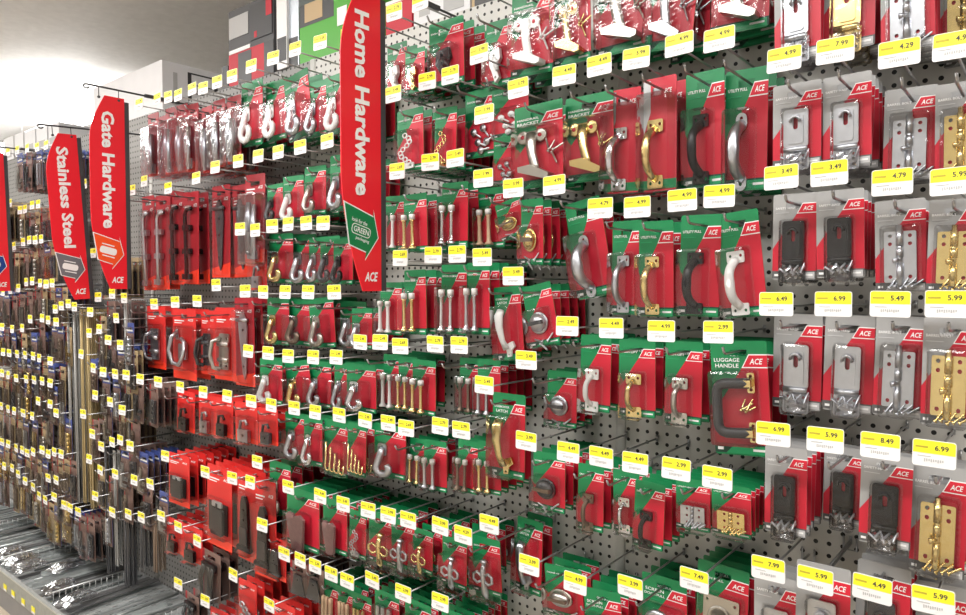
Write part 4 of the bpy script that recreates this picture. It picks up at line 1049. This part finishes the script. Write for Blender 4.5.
# wire dividers across the deck and the bars lying between them
def divider_mesh():
    b = MB()
    for z in (.008, .075): b.tube([(0, -.205, z), (0, .195, z)], .003, 'wire_bright', 6)
    for k in range(17): b.tube([(0, -.2 + .0245 * k, .006), (0, -.2 + .0245 * k, .077)], .0018, 'wire_bright', 5)
    return b.mesh('wire_divider')
dm = divider_mesh()
xd = at_z(150, 568, DZ + .05).x
DIV = [xd, xd - .62, xd - 1.24, xd - 1.9, xd + .55]
for i, x in enumerate(sorted(DIV)):
    o = link('wire_divider', dm, None, (x, DY / 2, DZ))
    tag(o, 'low wire divider across the base shelf, %s from the left' % ORD[i + 1], 'divider', 'wire dividers on the base shelf')
def bar_mesh(kind, L):
    b = MB()
    if kind == 0: b.box(-.013, .013, -L / 2, L / 2, 0, .004, 'steel')
    if kind == 1:
        b.box(-.012, .012, -L / 2, L / 2, 0, .003, 'steel_pale'); b.box(-.012, -.009, -L / 2, L / 2, .003, .018, 'steel_pale')
    if kind == 2: b.tube([(0, -L / 2, .006), (0, L / 2, .006)], .006, 'steel', 8)
    if kind == 3: b.box(-.018, .018, -L / 2, L / 2, 0, .003, 'steel_dark')
    if kind == 4:
        b.box(-.010, .010, -L / 2, L / 2, 0, .003, 'steel_pale')
        for k in range(6): b.box(-.003, .003, -L / 2 + L * (k + .3) / 6, -L / 2 + L * (k + .6) / 6, .003, .0034, 'steel_dark')
    return b.mesh('steel_bar')
BARS = [bar_mesh(k, L) for k in range(5) for L in (.40, .30)]
rb = random.Random(11); cnt = 0
edges = sorted(DIV)
zones = [(-6.2, edges[0] - .02)] + [(edges[i] + .02, edges[i + 1] - .02) for i in range(4)]
zn = ['far end', 'first divided bay', 'second divided bay', 'third divided bay', 'nearest divided bay']
for zi, (a, c) in enumerate(zones):
    for lay in range(2):
        x = a + .025
        while x < c - .02:
            k = rb.randrange(10); L = .40 if k % 2 == 0 else .30
            y = DY / 2 + (rb.uniform(-.06, .05) if L < .35 else rb.uniform(-.012, .012))
            yaw = rb.uniform(-2.5, 2.5) if lay == 0 else rb.uniform(-5, 5)
            o = link('steel_bar', BARS[k], None, (x, y, DZ + .0005 + .0195 * lay), (0, 0, R(yaw)))
            tag(o, 'grey steel bar lying across the base shelf, %s, %s layer' % (zn[zi], 'lower' if lay == 0 else 'upper'), 'metal bar', 'steel bars %s, %s layer' % (zn[zi], 'lower' if lay == 0 else 'upper'))
            cnt += 1
            x += rb.uniform(.042, .052) if lay == 0 else rb.uniform(.05, .13)
def parts_bag(seed):
    b = MB(); rr = random.Random(seed); n = 9; L, W = .15, .09; top, bot = [], []
    for i in range(n):
        for j in range(n):
            e = min(i, n - 1 - i, j, n - 1 - j)
            h = 0 if e == 0 else min(1, e / 2.5) * .028 + rr.uniform(0, .008)
            top.append((-W / 2 + W * i / (n - 1), -L / 2 + L * j / (n - 1), .003 + h)); bot.append((top[-1][0], top[-1][1], .0 if e else .0025))
    q = [(i * n + j, (i + 1) * n + j, (i + 1) * n + j + 1, i * n + j + 1) for i in range(n - 1) for j in range(n - 1)]
    b.add(top, q, 'bag'); b.add(bot, q, 'bag')
    c = MB()
    for k in range(9):
        x, y, a = rr.uniform(-.028, .028), rr.uniform(-.05, .05), rr.uniform(0, 3.1)
        c.tube([(x, y, .008), (x + .03 * math.cos(a) * .5, y + .03 * math.sin(a) * .5, .010)], .004, rr.choice(['zinc', 'steel_pale', 'steel_dark']), 6)
    return b.mesh('clear_bag'), c.mesh('loose_parts')
PB = [parts_bag(k) for k in range(3)]; BAGS = []
for i, (u, v) in enumerate(((62, 586), (44, 597), (34, 575), (20, 560), (66, 566), (8, 572))):
    p = at_z(u, v, DZ + .05)
    o = link('parts_bag', None, None, (p.x, min(max(p.y, -.36), -.1), DZ + .042), (0, 0, R(rb.uniform(-25, 25))))
    if any(abs(p.x - x) < .06 for x in DIV): o.location.x = min(DIV, key=lambda x: abs(x - p.x)) + .075
    BAGS.append(o)
    link('clear_bag', PB[i % 3][0], o); link('loose_parts', PB[i % 3][1], o)
BAGS.sort(key=lambda o: -o.location.x)
for i, o in enumerate(BAGS):
    if i and BAGS[i - 1].location.x - o.location.x < .13 and abs(BAGS[i - 1].location.y - o.location.y) < .19: o.location.x = BAGS[i - 1].location.x - .135
    tag(o, 'clear bag of small parts on the steel bars, %s from the near end' % ORD[i + 1], 'parts bag', 'bags of small parts on the base shelf')
print('bars', cnt)

# ------------------------------------------------------------------ lights: strip lamps of the shop
def strip_lamp(x, y, z, L, label, n=2, power=1.0):
    root = link('ceiling_lamp', None, None, (x, y, z)); tag(root, label, 'lamp', 'strip lamps under the ceiling')
    b = MB(); b.box(-L / 2, L / 2, -.05, .05, .03, .07, 'lamp_body'); b.build('lamp_housing', root)
    for dy in (-.06, .06):
        t = MB(); t.tube([(-L / 2 + .02, dy, 0), (L / 2 - .02, dy, 0)], .02, 'tube', 10); t.build('lamp_tube', root)
    for sx in (-1, 1):
        s = MB(); s.box(sx * L / 2 - .02, sx * L / 2 + .02, -.08, .08, -.02, .03, 'lamp_body'); s.build('end_cap', root)
        s = MB(); s.tube([(sx * L * .35, 0, .07), (sx * L * .35, 0, CEIL - z)], .005, 'lamp_body', 6); s.build('suspension_rod', root)
strip_lamp(-7.6, 1.1, 3.05, 2.4, 'bright strip lamp hanging beyond the fixture at upper left')
strip_lamp(-10.2, 1.1, 3.05, 2.4, 'second bright strip lamp further down the shop at upper left')

def area(name, loc, rot, sx, sy, power, col=(1, .985, .96)):
    l = bpy.data.lights.new(name, 'AREA'); l.shape = 'RECTANGLE'; l.size = sx; l.size_y = sy; l.energy = power; l.color = col
    o = bpy.data.objects.new(name, l); COL.objects.link(o); o.location = loc; o.rotation_euler = rot; return o
# ceiling lamps above the aisle, outside the frame
for k, x in enumerate((1.2, -1.4, -4.0, -6.6)):
    area('aisle_lamp', (x, -1.75, 2.95), (0, 0, 0), 2.4, .35, 62)
    area('aisle_lamp_up', (x, -1.75, 3.0), (R(180), 0, 0), 2.4, .35, 19)
area('next_aisle_lamp', (-7.6, 1.1, 3.0), (R(180), 0, 0), 2.4, .3, 60)

w = bpy.data.worlds.new('world'); scene.world = w; w.use_nodes = True
w.node_tree.nodes['Background'].inputs['Color'].default_value = (.8, .85, .9, 1)
w.node_tree.nodes['Background'].inputs['Strength'].default_value = .4

scene.view_settings.view_transform = 'Standard'
scene.view_settings.look = 'None'
scene.view_settings.exposure = 0.12
scene.view_settings.gamma = 1.0
scene.cycles.use_denoising = True
scene.cycles.transparent_max_bounces = 24
scene.cycles.max_bounces = 6
scene.cycles.caustics_reflective = False
scene.cycles.caustics_refractive = False
